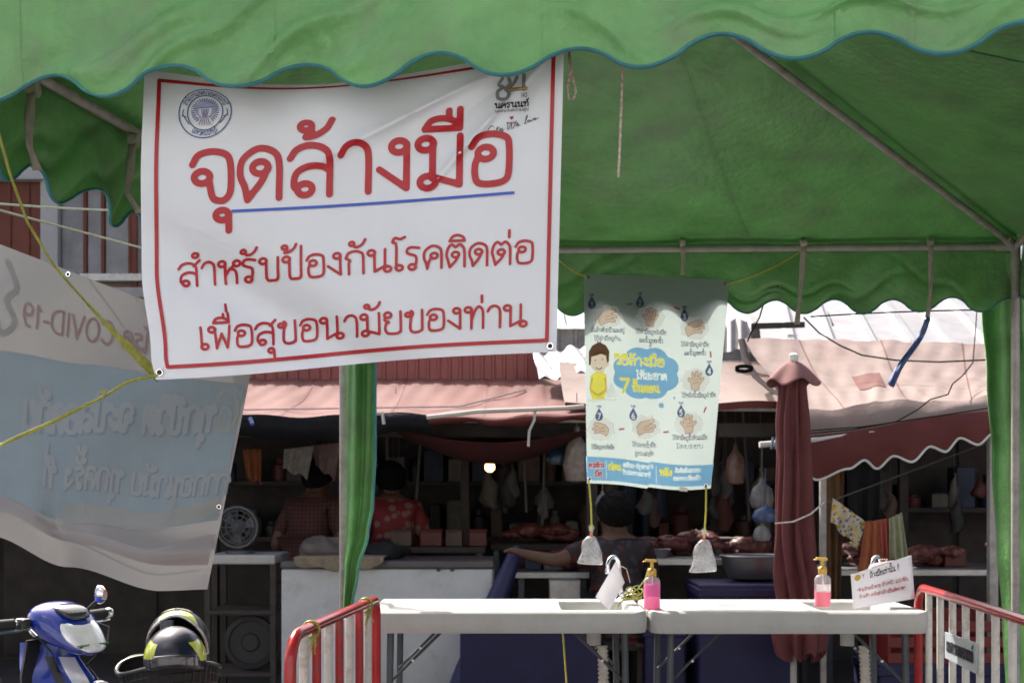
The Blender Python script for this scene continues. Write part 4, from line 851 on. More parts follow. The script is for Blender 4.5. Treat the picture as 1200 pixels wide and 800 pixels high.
# ------------------------------------------------------------ the market stalls behind
CANVAS = mat('faded_red_canvas', (.165, .062, .053), .8, var=.18, scale=4, bump=.25, bscale=50, trans=.10, tcol=(.35, .05, .04), dirt=(.22, .075, .06), dirt_amt=.75, dirt_scale=3.2)
CANVAS2 = mat('sun_bleached_red_canvas', (.270, .205, .185), .82, var=.16, scale=3, bump=.25, bscale=40, trans=.08, tcol=(.35, .06, .05), dirt=(.20, .11, .095), dirt_amt=.65, dirt_scale=3.4)
VALRED = mat('dark_red_awning_cloth', (.135, .028, .026), .75, var=.18, scale=4, bump=.2, trans=.08)
TRIMW = mat('white_piping', (.70, .68, .66), .7)
SILVER = mat('galvanised_roof_sheet', (.30, .30, .31), .5, metal=.3, var=.18, scale=3, dirt=(.20, .17, .15), dirt_amt=.5, dirt_scale=4)
OLDZINC = mat('weathered_zinc', (.36, .34, .33), .6, metal=.2, var=.25, scale=8, dirt=(.22, .14, .10), dirt_amt=.6, dirt_scale=6)
REDZINC = mat('red_painted_sheet', (.34, .10, .09), .6, var=.15, scale=6, dirt=(.20, .10, .08), dirt_amt=.5)
BLACKTARP = mat('black_plastic_sheet', (.005, .005, .007), .55, spec=.18, var=.3, scale=12, bump=.5, bscale=30)
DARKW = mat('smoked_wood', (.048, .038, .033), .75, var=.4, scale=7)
DARKWALL = mat('sooty_wall', (.040, .036, .034), .9, var=.4, scale=2.5)  # even, very dark base colour with broad noise variation
STEEL = mat('dull_stainless', (.42, .41, .40), .38, metal=.8, var=.2, scale=12)
MEAT = mat('raw_meat', (.12, .022, .02), .5, var=.6, scale=26, bump=.6, bscale=40, dirt=(.30, .17, .14), dirt_amt=.8, dirt_scale=22)
WIRE = mat('black_cable', (.012, .012, .012), .9, spec=.1)
def corr(x0, x1, ya, za, yb, zb, pitch, h, mt, name, parent, nrows=6, skew=0.0, wav=.0, sharp=True):
    """ribbed roofing sheet from (ya, za) up to (yb, zb)"""
    m = MB(); n = max(2, int((x1 - x0) / pitch)); prof = []
    for i in range(n):
        for f, q in (((0, 0), (.60, 0), (.68, h), (.84, h), (.92, 0)) if sharp else [(k / 6, h * .5 * (1 - math.cos(2 * math.pi * k / 6))) for k in range(6)]): prof.append((x0 + (i + f) * pitch, q))
    prof.append((x0 + n * pitch, 0)); L_ = len(prof) - 1
    nr = Vector((0, -(zb - za), (yb - ya))).normalized()
    if nr.z < -.01: nr = -nr
    if abs(yb - ya) < 1e-6: nr = Vector((0, -1, 0))
    def fn(u, v):
        i = min(int(round(u * L_)), L_); x, q = prof[i]
        return Vector((x + skew * v, lerp(ya, yb, v), lerp(za, zb, v))) + nr * (q + wav * math.sin(x * 5 + v * 3))
    m.grid(fn, L_, nrows, thick=nr * -.002); return m.build(name, mt, parent)
# dark stall shell
shell = thing('market_stall', 'dark open fronted market stall row under the red awnings', 'stall', (0, 9.5, 0))
def slab(name, c, d, mt=DARKWALL, parent=None, **k): m = MB(); m.box(c, d, **k); return m.build(name, mt, parent if parent is not None else shell)
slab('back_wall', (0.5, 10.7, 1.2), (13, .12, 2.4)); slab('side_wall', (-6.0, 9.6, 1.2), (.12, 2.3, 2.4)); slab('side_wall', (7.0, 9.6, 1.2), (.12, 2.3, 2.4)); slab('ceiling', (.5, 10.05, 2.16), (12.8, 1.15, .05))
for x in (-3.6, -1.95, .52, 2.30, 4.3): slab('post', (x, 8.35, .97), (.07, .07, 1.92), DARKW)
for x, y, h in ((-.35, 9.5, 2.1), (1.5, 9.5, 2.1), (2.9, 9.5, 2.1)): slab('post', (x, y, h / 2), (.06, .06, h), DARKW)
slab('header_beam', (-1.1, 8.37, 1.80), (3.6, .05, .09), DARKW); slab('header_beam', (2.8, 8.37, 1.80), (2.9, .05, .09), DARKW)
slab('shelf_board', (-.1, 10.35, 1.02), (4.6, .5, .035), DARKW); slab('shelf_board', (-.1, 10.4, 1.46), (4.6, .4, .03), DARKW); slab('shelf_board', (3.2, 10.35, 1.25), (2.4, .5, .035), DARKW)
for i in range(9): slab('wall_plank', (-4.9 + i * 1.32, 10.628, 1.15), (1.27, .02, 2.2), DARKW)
# left awning
aw = thing('stall_awning', 'sunlit faded red awning over the freezer stall with dark rolled edge', 'awning', (-.9, 8.0, 1.85))
def awn1(u, v):   # v 0 front .. 1 back
    x = lerp(-3.3, .48, u); zf = 1.865 + .012 * math.sin(u * 21) + .006 * math.sin(u * 57)
    return Vector((x, lerp(8.0, 9.58, v), lerp(zf, 2.235, v) - .05 * math.sin(math.pi * v) + .014 * math.sin(x * 4 + v * 5) * math.sin(math.pi * v) + .006 * math.sin(x * 17 + 6 * v) * math.sin(math.pi * v) + .004 * math.sin(x * 41 - 8 * v) * v))
m = MB(); m.grid(awn1, 150, 24, thick=(0, 0, -.006)); m.build('canvas_top', CANVAS, aw, smooth=True)
for us in (.22, .48, .66, .82, .93):
    m = MB(); m.grid(lambda a, v: awn1(us + .006 * a, v) + Vector((0, 0, .003)), 1, 14); m.build('seam', VALRED, aw, smooth=True)
m = MB(); m.tube([awn1(.1, .05) + Vector((0, 0, .012)), awn1(.78, .35) + Vector((0, 0, .01)), awn1(.90, .8) + Vector((0, 0, .01))], .006, n=6); m.build('pale_cord', ROPE, aw)
def flap(x0, x1, h0, mt, name, seed):
    m = MB()
    def fn(u, v):
        x = lerp(x0, x1, u); p = awn1((x + 3.3) / 3.78, 0)
        hh = h0 * (1 + .22 * math.sin(u * 9 + seed) + .1 * math.sin(u * 31 + seed))
        return p + Vector((0, -.012 - .03 * math.sin(math.pi * v) - .02 * v * math.sin(u * 15 + seed), .014 - hh * v))
    m.grid(fn, 70, 8, thick=(0, .004, 0)); return m.build(name, mt, aw, smooth=True)
flap(-3.3, -.50, .13, BLACKTARP, 'rolled_black_cover', 1.0); flap(-.52, .48, .055, VALRED, 'front_flap', 2.4)
m = MB(); m.tube([awn1(.02, 0) + Vector((0, .03, -.03)), awn1(1, 0) + Vector((0, .03, -.03))], .017, n=10); m.build('front_rod', GALV, aw, smooth=True)
def under(u, v): return Vector((lerp(-.75, .5, u), lerp(8.12, 8.7, v), 1.80 - .20 * math.sin(math.pi * u) * math.sin(math.pi * (.15 + .85 * v)) - .04 * v))
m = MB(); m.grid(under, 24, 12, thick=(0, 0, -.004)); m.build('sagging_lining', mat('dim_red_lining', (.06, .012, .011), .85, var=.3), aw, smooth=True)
m = MB(); m.tube([P(432, 486, 8.0), P(448, 484, 7.96), P(450, 497, 7.95)], .012, n=6); m.build('pale_tie', ROPE, aw, smooth=True)
m = MB(); m.tube([P(293, 490, 7.98), P(296, 497, 7.95)], .014, n=6); m.build('blue_tie', mat('blue_strap', (.11, .17, .40), .6, var=.45, scale=60), aw, smooth=True)
m = MB(); m.tube([P(627, 478, 7.97), P(626, 492, 7.95), P(620, 505, 7.95), P(619, 523, 7.95)], .009, n=5, flat=.4); m.build('dangling_strip', ROPE, aw, smooth=True)
m = MB(); m.tube([P(500, 489, 7.95), P(560, 482, 7.95), P(664, 478, 7.95), P(684, 476, 8.0)], .014, n=8); m.build('pale_batten', mat('pale_batten', (.55, .50, .45), .7), aw, smooth=True)
fas = thing('fascia_sheet', 'red painted corrugated sheet standing behind the left awning', 'metal sheet', (-.8, 9.62, 2.2))
corr(-3.4, .26, 9.62, 2.20, 9.6201, 2.46, .082, .022, REDZINC, 'corrugated_panel', fas, 2, sharp=True)
m = MB(); m.box((-1.6, 9.63, 2.195), (3.7, .03, .025)); m.build('sheet_frame', DARKW, fas)
# middle awning
aw2 = thing('stall_awning', 'small pink faded awning hanging between the poster and the folded umbrella', 'awning', (1.1, 8.2, 1.95))
def awn2(u, v): 
    x = lerp(.34, 1.82, u); return Vector((x, lerp(8.2, 9.3, v), lerp(1.965, 2.34, v) - .04 * math.sin(math.pi * v) + .01 * math.sin(x * 9)))
m = MB(); m.grid(awn2, 30, 10, thick=(0, 0, -.006)); m.build('canvas_top', CANVAS2, aw2, smooth=True)
m = MB(); m.grid(lambda u, v: awn2(u, 0) + Vector((0, -.012, .006 - .045 * v)), 30, 3, thick=(0, .005, 0)); m.build('front_flap', VALRED, aw2, smooth=True)
m = MB(); m.tube([awn2(0, 0) + Vector((0, .03, -.03)), awn2(1, 0) + Vector((0, .03, -.03))], .016, n=8); m.build('front_rod', GALV, aw2)
# right awning with scalloped front
aw3 = thing('stall_awning', 'bleached red awning with white piped scalloped front behind the folded umbrella', 'awning', (2.3, 7.6, 1.5))
def a3top(u, v):     # v 0 crease .. 1 top
    f = P(lerp(938, 1250, u), lerp(479, 458, u) + 3 * math.sin(u * 14), 7.60); b = P(lerp(872, 1270, u), lerp(396, 405, u), 9.15)
    return f.lerp(b, v) + Vector((0, 0, -.05 * math.sin(math.pi * v) + .018 * math.sin(u * 12 + v * 4) * math.sin(math.pi * v) + .010 * math.exp(-((u - .28 - .16 * v) / .02) ** 2) + .009 * math.exp(-((u - .5 + .2 * v) / .02) ** 2) + .005 * math.sin(u * 37 + 5 * v) + .004 * math.sin(u * 91 - 11 * v) * math.sin(9 * v)))
m = MB(); m.grid(a3top, 130, 26, thick=(0, 0, -.006)); m.build('canvas_top', CANVAS2, aw3, smooth=True)
for us in (.16, .40, .64):
    m = MB(); m.grid(lambda a, v: a3top(us + .004 * a, v) + Vector((0, 0, .003)), 1, 20); m.build('seam', CANVAS, aw3, smooth=True)
m = MB(); m.grid(lambda a, v: a3top(.27 + .09 * a, .30 + .22 * v) + Vector((0, 0, .004)), 8, 8); m.build('patch', CANVAS, aw3, smooth=True)
def a3mid(u, v):     # steeper apron between crease and rod
    f = P(lerp(936, 1250, u), lerp(512, 470, u) + 2 * math.sin(u * 9), 7.52)
    return f.lerp(a3top(u, 0), v) + Vector((0, -.02 * math.sin(math.pi * v), .012 * math.sin(u * 23) * math.sin(math.pi * v)))
m = MB(); m.grid(a3mid, 50, 6, thick=(0, 0, -.006)); m.build('canvas_apron', CANVAS2, aw3, smooth=True)
def a3val(u, v):
    t = a3mid(u, 0) + Vector((0, -.008, .004)); px = lerp(936, 1250, u)
    yb = sinterp(px, [936, 947, 985, 1004, 1020, 1041, 1061, 1084, 1104, 1121, 1141, 1160, 1180, 1250], [558, 562, 549, 539, 549, 534, 541, 523, 529, 513, 521, 508, 513, 490])
    b = P(lerp(947, 1250, u), yb, 7.50)
    return t.lerp(b, v) + Vector((0, -.02 * math.sin(math.pi * v) + .015 * v * math.sin(u * 26), 0))
m = MB(); m.grid(a3val, 110, 8, thick=(0, .004, 0)); vo = m.build('scalloped_front', VALRED, aw3, smooth=True)
m = MB(); m.tube([a3val(i / 110, 1) for i in range(111)], .0075, n=6); m.build('piping', TRIMW, vo, smooth=True)
m = MB(); m.tube([P(890, 521, 7.50), P(960, 515, 7.52), P(1250, 473, 7.54)], .019, n=10); m.build('front_rod', mat('pale_plastic_rod', (.60, .60, .58), .5), aw3, smooth=True)
m = MB()
for i in range(7): m.tube([P(906 + i * 4.5, 512, 7.47), P(904 + i * 4.5, 526, 7.47)], .008, n=6)
m.build('rod_binding', mat('blue_grey_tape', (.16, .22, .26), .6), aw3, smooth=True)
slab('awning_post', P(1165, 600, 7.6) * Vector((1, 1, 0)) if False else (2.86, 7.62, .9), (.05, .05, 1.8), GALV, aw3)
slab('awning_post', (1.86, 7.66, .84), (.035, .035, 1.68), GALV, aw3)
# roofs above the stalls
rf = thing('metal_roof', 'bright galvanised ribbed roof above the bleached awning', 'roof', (2.6, 9.3, 2.4))
xs = [1.80, 2.38, 2.96, 3.54]
for i, x in enumerate(xs): corr(x, x + .60, 9.22 - .012 * (i % 2), 2.43 + .008 * (i % 2), 11.4, 3.15 + .008 * (i % 2), .285, .042, SILVER, 'roof_sheet', rf, 3, skew=.37, wav=.003)
m = MB(); m.box((2.55, 9.24, 2.395), (1.5, .03, .03)); m.build('eave_batten', OLDZINC, rf); m = MB(); m.box((3.6, 9.20, 2.36), (1.4, .04, .03)); m.build('eave_batten', OLDZINC, rf)
m = MB(); m.box((1.72, 9.5, 2.62), (.9, .04, .04), ry=-.03); m.build('edge_beam', DARKW, rf)
rf2 = thing('metal_roof', 'bright galvanised roof behind the poster with grey sheet wall below', 'roof', (1.2, 11, 2.6))
for i in range(5): corr(.12 + i * .54, .12 + i * .54 + .55, 10.9, 2.80 + .006 * (i % 2), 12.6, 3.42 + .006 * (i % 2), .18, .03, SILVER, 'roof_sheet', rf2, 3, wav=.003)
for i in range(4): corr(.12 + i * .60, .12 + i * .60 + .62, 11.0 - .01 * (i % 2), 2.35, 11.0001 - .01 * (i % 2), 2.79, .155, .016, OLDZINC, 'wall_sheet', rf2, 2)
# crumpled loose sheet between the awnings
m = MB()
def crum(u, v): return P(lerp(632, 706, u) - 8 * v, lerp(444, 414, v) - 5 * u + 2.5 * math.sin(u * 7), 9.1 + .5 * v) + Vector((0, 0, .02 * abs(math.sin(u * 11 + v)) + .012 * math.sin(u * 23 + v * 7)))
m.grid(crum, 40, 5, thick=(0, 0, -.003)); tag(m.build('loose_roof_sheet', SILVER), 'crumpled loose grey roofing sheet between red corrugated panel and poster', 'metal sheet')
m = MB()
def crum2(u, v): return P(lerp(846, 880, u), lerp(412, 376, v) + 2 * math.sin(u * 9), 9.15 + .2 * v) + Vector((0, .02 * math.sin(u * 16), .01 * abs(math.sin(u * 9))))
m.grid(crum2, 20, 5, thick=(0, .003, 0)); tag(m.build('loose_roof_sheet', OLDZINC), 'weathered upright zinc sheet beside the poster under the roof edge', 'metal sheet')
m = MB(); m.tube([P(869, 398, 8.9), P(873, 420, 8.7), P(886, 442, 8.4), P(905, 458, 8.2), P(925, 466, 8.0)], .024, n=8, flat=.4); tag(m.build('dark_strip', mat('dark_rubber_strip', (.05, .04, .04), .95, spec=.1), smooth=True), 'dark curved rubber strip lying on the awning left of the umbrella', 'strip')
# wires
line('wire', 'black cable sagging across the bright metal roof and awning', [P(942, 372, 8.6), P(960, 390, 8.5), P(985, 405, 8.4), P(1010, 416, 8.3), P(1050, 422, 8.2), P(1100, 424, 8.1), P(1170, 421, 8.0)], .0055, WIRE)
line('wire', 'thin black wire lying in bends over the bleached awning', [P(944, 508, 7.4), P(1000, 503, 7.4), P(1050, 494, 7.4), P(1075, 480, 7.45), P(1090, 468, 7.5), P(1111, 462, 7.5), P(1116, 450, 7.6), P(1128, 440, 7.8), P(1140, 425, 8.0), P(1143, 390, 8.4), P(1145, 360, 8.8)], .0042, WIRE)
line('wire', 'black wire running straight along the awning crease', [P(940, 505, 7.38), P(1010, 500, 7.38), P(1100, 487, 7.38), P(1165, 477, 7.4)], .004, WIRE)
line('wire', 'black cord stretched beneath the rear tent scallops', catenary(back_pt(950, 371, -.08), back_pt(1160, 363, -.08), -.006), .0035, WIRE)
line('wire', 'short black wire hanging off the rear scallop beside the poster', [P(895, 355, 6.4), P(890, 372, 6.4), P(880, 390, 6.5), P(876, 400, 6.6)], .0038, WIRE)
m = MB()
for i in range(3): m.tube([P(872 + 10 * math.cos(a), 433 + 3 * math.sin(a) - i * 1.2, 8.1) for a in [R(k) for k in range(0, 361, 24)]], .006, n=5)
tag(m.build('wire_coil', WIRE, smooth=True), 'small black wire coil resting above the middle awning', 'wire')
# blue strap hanging from the rear eave
m = MB(); BLUES = MATS['blue_strap']
def bs(u, v): return P(lerp(1089, 1044, v) + (u - .5) * lerp(4, 6.5, v) + 2 * math.sin(v * 6), lerp(372, 452, v) + (u - .5) * 5, 5.66) + Vector((0, .008 * math.sin(u * 8 + v * 10), 0))
m.grid(bs, 5, 24); m.grid(lambda u, v: P(1086 - 7 * v + (u - .5) * 5, 374 + 22 * v, 5.645), 3, 6)
tag(m.build('blue_strap', BLUES, smooth=True, solid=.001), 'frayed blue plastic strap hanging from the tent rear over the awning', 'strap')

# building at the far left
bl = thing('shophouse', 'weathered shophouse with red brown shutter seen past the tent left edge', 'building', (-6, 12.6, 0))
PLAST = mat('stained_plaster', (.42, .41, .40), .85, var=.2, scale=1.5, dirt=(.22, .20, .19), dirt_amt=.7, dirt_scale=1.2); SHUT = mat('red_brown_shutter', (.16, .045, .025), .65, var=.2, scale=5); GLASSG = mat('dusty_window', (.20, .20, .21), .3, var=.35, scale=4, coat=.3)
def bpart(name, c, d, mt, par=None, **k): m = MB(); m.box(c, d, **k); return m.build(name, mt, par or bl, bevel=.006)
def bx(px): return (px - HX) / F * 12.5
def bz(py): return CZ - (py - HY) / F * 12.5
bpart('wall', (-6.3, 13.6, 2.6), (7.2, 2.0, 5.2), PLAST); bpart('ledge', (-6.3, 12.52, 1.42 + 1.9), (7.3, .20, .10), PLAST); bpart('ledge', (-6.3, 12.5, bz(205)), (7.3, .24, .14), PLAST)
sh = bpart('shutter', (bx(-20) - .45, 12.55, bz(262)), (2.2, .06, .82), SHUT)
for i in range(12): bpart('shutter_slat', (bx(-20) - .45 - 1.0 + i * .182, 12.512, bz(262)), (.165, .02, .80), SHUT, sh)
bpart('pillar', (bx(59), 12.53, 2.6), (.17, .14, 5.1), PLAST)
for x0, x1 in ((70, 97), (101, 118), (122, 150)):
    w_ = bpart('window', ((bx(x0) + bx(x1)) / 2, 12.57, bz(268)), (bx(x1) - bx(x0), .05, .9), GLASSG); bpart('window_frame', (bx(x1) + .012, 12.545, bz(268)), (.035, .05, .9), SHUT, w_)
bpart('window_sill', (bx(132), 12.5, bz(326)), (.6, .14, .07), WHITEE); bpart('wood_panel', (bx(140), 12.55, bz(341)), (.5, .06, .14), mat('brown_panel', (.22, .12, .07), .7))
bpart('drain_pipe', (bx(158), 12.5, 2.6), (.05, .05, 5.0), SHUT)

# folded market umbrella
um = thing('folded_umbrella', 'tall maroon folded market umbrella with flared cap', 'umbrella', P(930, 765, 7.2) * Vector((1, 1, 0)))
MAROON = mat('maroon_canvas', (.155, .04, .045), .8, var=.2, scale=8, trans=.06); MAROONC = mat('faded_maroon_cap', (.27, .12, .115), .8, var=.2, scale=8, trans=.08)
ucx, ucz = 1.584, lambda py: CZ - (py - HY) / F * 7.2
s = 7.2 / F
def ucol(u, v):
    a = 2 * math.pi * u; py = lerp(432, 768, v); r = sinterp(py, [432, 450, 500, 600, 700, 745, 770], [9, 13, 16, 18.5, 22, 26, 23]) * s
    r *= 1 + (.26 + .06 * v) * math.cos(9 * a + 1.4 * math.sin(v * 4) + .6 * math.sin(v * 13)) + .12 * math.cos(4 * a + 2 + v * 3) + .06 * math.sin(17 * a + v * 9)
    cx = sinterp(py, [430, 600, 770], [930, 931, 938]); dz = .03 * math.cos(9 * a) * max(0, v - .85) / .15
    return Vector(((cx - HX) * s + r * math.cos(a), 7.2 + r * .85 * math.sin(a), ucz(py) + dz))
m = MB(); m.grid(ucol, 160, 60); m.build('canopy_folds', MAROON, um, smooth=True, ang=80)
def ucap(u, v):
    a = 2 * math.pi * u; r = lerp(5, 28, v ** .8) * s * (1 + .12 * v * math.cos(4 * a + .8)); return Vector((ucx + r * math.cos(a), 7.2 + r * .85 * math.sin(a), ucz(lerp(424, 449, v ** 1.2) - 7 * v * math.cos(4 * a + .8 - 1.57) * .6)))
m = MB(); m.grid(ucap, 72, 10); m.build('cap', MAROONC, um, smooth=True, ang=80, solid=.003)
m = MB(); m.lathe([(.020, 0), (.026, .02), (.026, .045), (.012, .055)], (ucx, 7.2, ucz(425)), 14); m.build('finial', WHITEE, um, smooth=True)
m = MB(); m.tube([(ucx, 7.2, .05), (ucx, 7.2, ucz(428))], .019, n=10); m.build('pole', GALV, um, smooth=True)
m = MB(); m.lathe([(.26, 0), (.26, .05), (.05, .07), (.04, .3)], (ucx, 7.2, 0), 18); m.build('base', ASPH, um, smooth=True)
m = MB(); m.tube([P(908, 613, 7.02), P(930, 611, 7.0), P(950, 602, 7.0), P(966, 588, 7.1)], .005, n=6); m.build('tie_cord', ROPE, um, smooth=True)

# ------------------------------------------------------------ goods in the shade of the stalls
FRZ = mat('freezer_white', (.56, .57, .58), .45, var=.08, scale=5, dirt=(.20, .17, .14), dirt_amt=.5, dirt_scale=2.6)
fz = thing('chest_freezer', 'long white chest freezer with stained front standing under the awning', 'freezer', (-.76, 8.1, 0))
def sbox(name, c, d, mt, par, bev=.01, **k): m = MB(); m.box(c, d, **k); return m.build(name, mt, par, bevel=bev)
sbox('body', (-.76, 8.1, .50), (1.29, .62, .86), FRZ, fz, .012); sbox('lid', (-.76, 8.1, .955), (1.30, .64, .045), mat('freezer_lid', (.10, .09, .09), .4), fz, .012); sbox('plinth', (-.76, 8.11, .045), (1.2, .56, .09), DARKST, fz)
vt = sbox('vent_grille', (-1.29, 7.785, .22), (.15, .02, .26), DARKST, fz, .003)
for i in range(9): sbox('vent_slat', (-1.29, 7.772, .11 + i * .027), (.14, .008, .012), mat('vent_slat', (.05, .06, .06), .5), vt, .001)
for x in (514, 530): m = MB(); m.lathe([(.013, 0), (.013, .006)], P(x, 667, 7.78), 12, M=Matrix.Rotation(R(90), 3, 'X')); m.build('hole_plug', INK_BLACK, fz)
m = MB()
def burl(u, v):
    x = lerp(345, 450, u); e = 8.5 * math.sin(math.pi * u) ** .5 + 2 * math.sin(u * 17)
    if v < .5: q = v * 2; return P(x, 655, 7.74) * 1 + Vector((0, .28 * (1 - q), .012))
    q = (v - .5) * 2; return P(x, 655 + q * (6 + e), 7.74) + Vector((0, -.012, .012))
m.grid(burl, 40, 16); tag(m.build('burlap_cloth', mat('burlap', (.25, .20, .14), .95, var=.3, scale=30, bump=.5, bscale=200), smooth=True, solid=.006), 'brown burlap cloth draped over the freezer edge', 'cloth')
def lump(name, c, r, mt, lab, cat, grp=None, seed=0, n=14):
    """soft uneven heap"""
    m = MB(); rnd = random.Random(seed); ph = [rnd.uniform(0, 6) for _ in range(6)]
    def fn(u, v):
        a = 2 * math.pi * u; b = math.pi * (v - .5); k = 1 + .16 * math.sin(3 * a + ph[0]) * math.cos(b) + .12 * math.sin(5 * a + 3 * b + ph[1]) + .1 * math.sin(4 * b + 2 * a + ph[2])
        return Vector(c) + Vector((r[0] * k * math.cos(b) * math.cos(a), r[1] * k * math.cos(b) * math.sin(a), r[2] * k * max(math.sin(b), -.75)))
    m.grid(fn, n * 2, n); return tag(m.build(name, mt, smooth=True, ang=80), lab, cat, grp)
lump('cloth_bundle', (-1.18, 8.05, 1.03), (.17, .12, .08), mat('grey_brown_cloth', (.14, .11, .095), .9, var=.35, scale=14), 'grey brown cloth bundle on the freezer beside the checked shirt', 'cloth', seed=1)
lump('cloth_bundle', (-.80, 8.05, 1.02), (.14, .1, .06), mat('black_cloth', (.012, .012, .013), .9), 'black cloth bundle lying on the freezer by the green curtain', 'cloth', seed=2)
# shelf cart
ct = thing('shelf_cart', 'dark wheeled rack with pale top board beside the freezer', 'cart', (-1.66, 8.1, 0))
sbox('top_board', (-1.66, 8.05, .985), (.43, .5, .055), mat('pale_board', (.42, .40, .38), .6, var=.2), ct); sbox('shelf', (-1.66, 8.05, .66), (.42, .48, .03), DARKW, ct); sbox('shelf', (-1.66, 8.05, .28), (.42, .48, .03), DARKW, ct)
for x in (-1.86, -1.46):
    for y in (7.83, 8.27): sbox('upright', (x, y, .48), (.035, .035, .96), DARKW, ct, .003)
m = MB(); m.lathe([(.0, -.03), (.05, -.03), (.06, -.02), (.13, -.02), (.135, -.035), (.165, -.03), (.17, 0), (.165, .03), (.135, .035), (.13, .02), (.06, .02), (.05, .03), (0, .03)], (-1.62, 7.95, .468), 26, M=Matrix.Rotation(R(90), 3, 'X')); tag(m.build('spare_wheel', mat('wheel_rubber', (.03, .03, .032), .6), smooth=True), 'dark rubber wheel stored on the lower shelf of the rack', 'wheel')
t = thing('desk_fan', 'round grey metal fan on the pale topped rack', 'fan', (-1.70, 8.0, 1.013))
m = MB()
for r_ in (.04, .075, .105, .125): m.tube([Vector((-1.70 + r_ * math.cos(a), 7.92 + .25 * (.125 - r_), 1.18 + r_ * math.sin(a))) for a in [R(k) for k in range(0, 361, 20)]], .004 if r_ < .12 else .010, n=6)
for k in range(12): m.tube([(-1.70, 7.90, 1.18), (-1.70 + .125 * math.cos(R(k * 30)), 7.92, 1.18 + .125 * math.sin(R(k * 30)))], .003, n=5)
m.build('cage', mat('tarnished_wire', (.10, .10, .10), .5, metal=.5), t, smooth=True)  # plain dark grey metal for the fan cage
m = MB(); m.lathe([(.045, 0), (.045, .09), (.02, .11)], (-1.70, 8.05, 1.18), 16, M=Matrix.Rotation(R(90), 3, 'X')); m.lathe([(.09, 0), (.09, .02), (.02, .03), (.02, .10)], (-1.70, 8.0, 1.013), 18); m.build('motor_and_stand', DARKST, t, smooth=True)
m = MB()
for k in range(3): m.grid(lambda u, v, k=k: (-1.70 + lerp(.02, .10, v) * math.cos(R(k * 120 + 40 * u)), 7.955 + .02 * u, 1.18 + lerp(.02, .10, v) * math.sin(R(k * 120 + 40 * u))), 6, 4)
m.build('blades', mat('fan_blade', (.12, .13, .14), .4), t, smooth=True)

# bulb
bu = thing('light_bulb', 'glowing warm light bulb hanging inside the dark stall', 'bulb', P(574, 552, 8.8))
c = P(574, 547, 8.8); m = MB(); m.lathe([(0, -.036), (.018, -.033), (.032, -.018), (.036, 0), (.032, .018), (.020, .036), (.014, .05)], c, 18); m.build('glass_bulb', mat('lit_bulb', (1, .75, .4), .3, emit=(1, .55, .18), estr=3.5), bu, smooth=True)
m = MB(); m.lathe([(.015, .048), (.016, .085), (.008, .095)], c, 12); m.tube([c + Vector((0, 0, .09)), c + Vector((0, 0, .34))], .004, n=6); m.build('socket_and_flex', DARKW, bu, smooth=True)

def tbl(name, lab, x0, x1, Y, z, d, mt=STEEL, front=None, group=None, cat='table'):
    t = thing(name, lab, cat, ((x0 + x1) / 2, Y + d / 2, 0), group); sbox('top', ((x0 + x1) / 2, Y + d / 2, z - .02), (x1 - x0, d, .04), mt, t, .004)
    for x in (x0 + .04, x1 - .04):
        for y in (Y + .04, Y + d - .04): sbox('leg', (x, y, (z - .04) / 2), (.04, .04, z - .04), DARKST, t, .003)
    if front: sbox('front_panel', ((x0 + x1) / 2, Y + .03, (z - .06) / 2), (x1 - x0 - .02, .02, z - .1), front, t, .003)
    return t
BLUEC = mat('dark_blue_tarpaulin', (.014, .013, .062), .6, var=.25, scale=5, bump=.3, bscale=20)
tbl('stall_table', 'metal edged meat table behind the left wash table', .02, .50, 8.25, .88, .6)
tbl('stall_table', 'narrow dark side table behind the freezer near the floral blouse', -1.0, -.18, 8.52, 1.03, .3, DARKW)
tbl('stall_table', 'meat table behind the towels with pale metal edge', 2.0, 3.6, 8.2, .90, .8)
tbl('stall_table', 'meat table with pale slab under the hanging poster', .55, 1.75, 8.0, .98, .7)
tbl('stall_table', 'low dark back table holding the meat behind the light bulb', -.15, .50, 8.9, 1.03, .6, DARKW)
for x0, x1, Y, z, lab in ((-.30, .52, 7.35, .66, 'dark blue covered box beneath the left wash table'), (.78, 1.02, 7.5, .62, 'narrow dark blue covered box between the wash tables'), (1.09, 1.66, 7.42, .86, 'dark blue covered counter carrying the steel bowl'), (2.1, 3.0, 7.3, .42, 'dark blue crate behind the white barrier uprights')):
    m = MB(); m.box(((x0 + x1) / 2, Y + .3, z / 2 + .002), (x1 - x0, .55, z)); o = m.build('covered_box', BLUEC, bevel=.015); tag(o, lab, 'box'); sbox('lid_rim', ((x0 + x1) / 2, Y + .3, z - .05), (x1 - x0 + .02, .57, .05), BLUEC, o, .008)
m = MB(); m.box((.335, 8.17, .76), (.20, .16, .16)); o = m.build('steel_box', STEEL, bevel=.006); o.location.z -= 0; tag(o, 'small dull steel box below the meat table edge', 'box')
m = MB(); m.box((.335, 8.22, .34), (.22, .24, .676)); o = m.build('crate_pedestal', DARKW, bevel=.005); tag(o, 'dark wooden pedestal beneath the small steel box', 'box')
t = thing('steel_bowl', 'large stainless bowl standing on the dark blue counter', 'bowl', (1.455, 7.72, .86)); m = MB(); m.lathe([(.09, 0), (.15, .02), (.185, .08), (.195, .15), (.205, .155), (.19, .15), (.18, .08), (.14, .03), (0, .025)], (1.455, 7.72, .862), 28, sy=.8); m.build('bowl_wall', mat('dark_steel', (.16, .16, .16), .35, metal=.7), t, smooth=True)
m = MB(); m.tube([(1.455 + .2 * math.cos(R(k)), 7.72 + .16 * math.sin(R(k)), 1.015) for k in range(0, 361, 15)], .007, n=6); m.build('rim', STEEL, t, smooth=True)
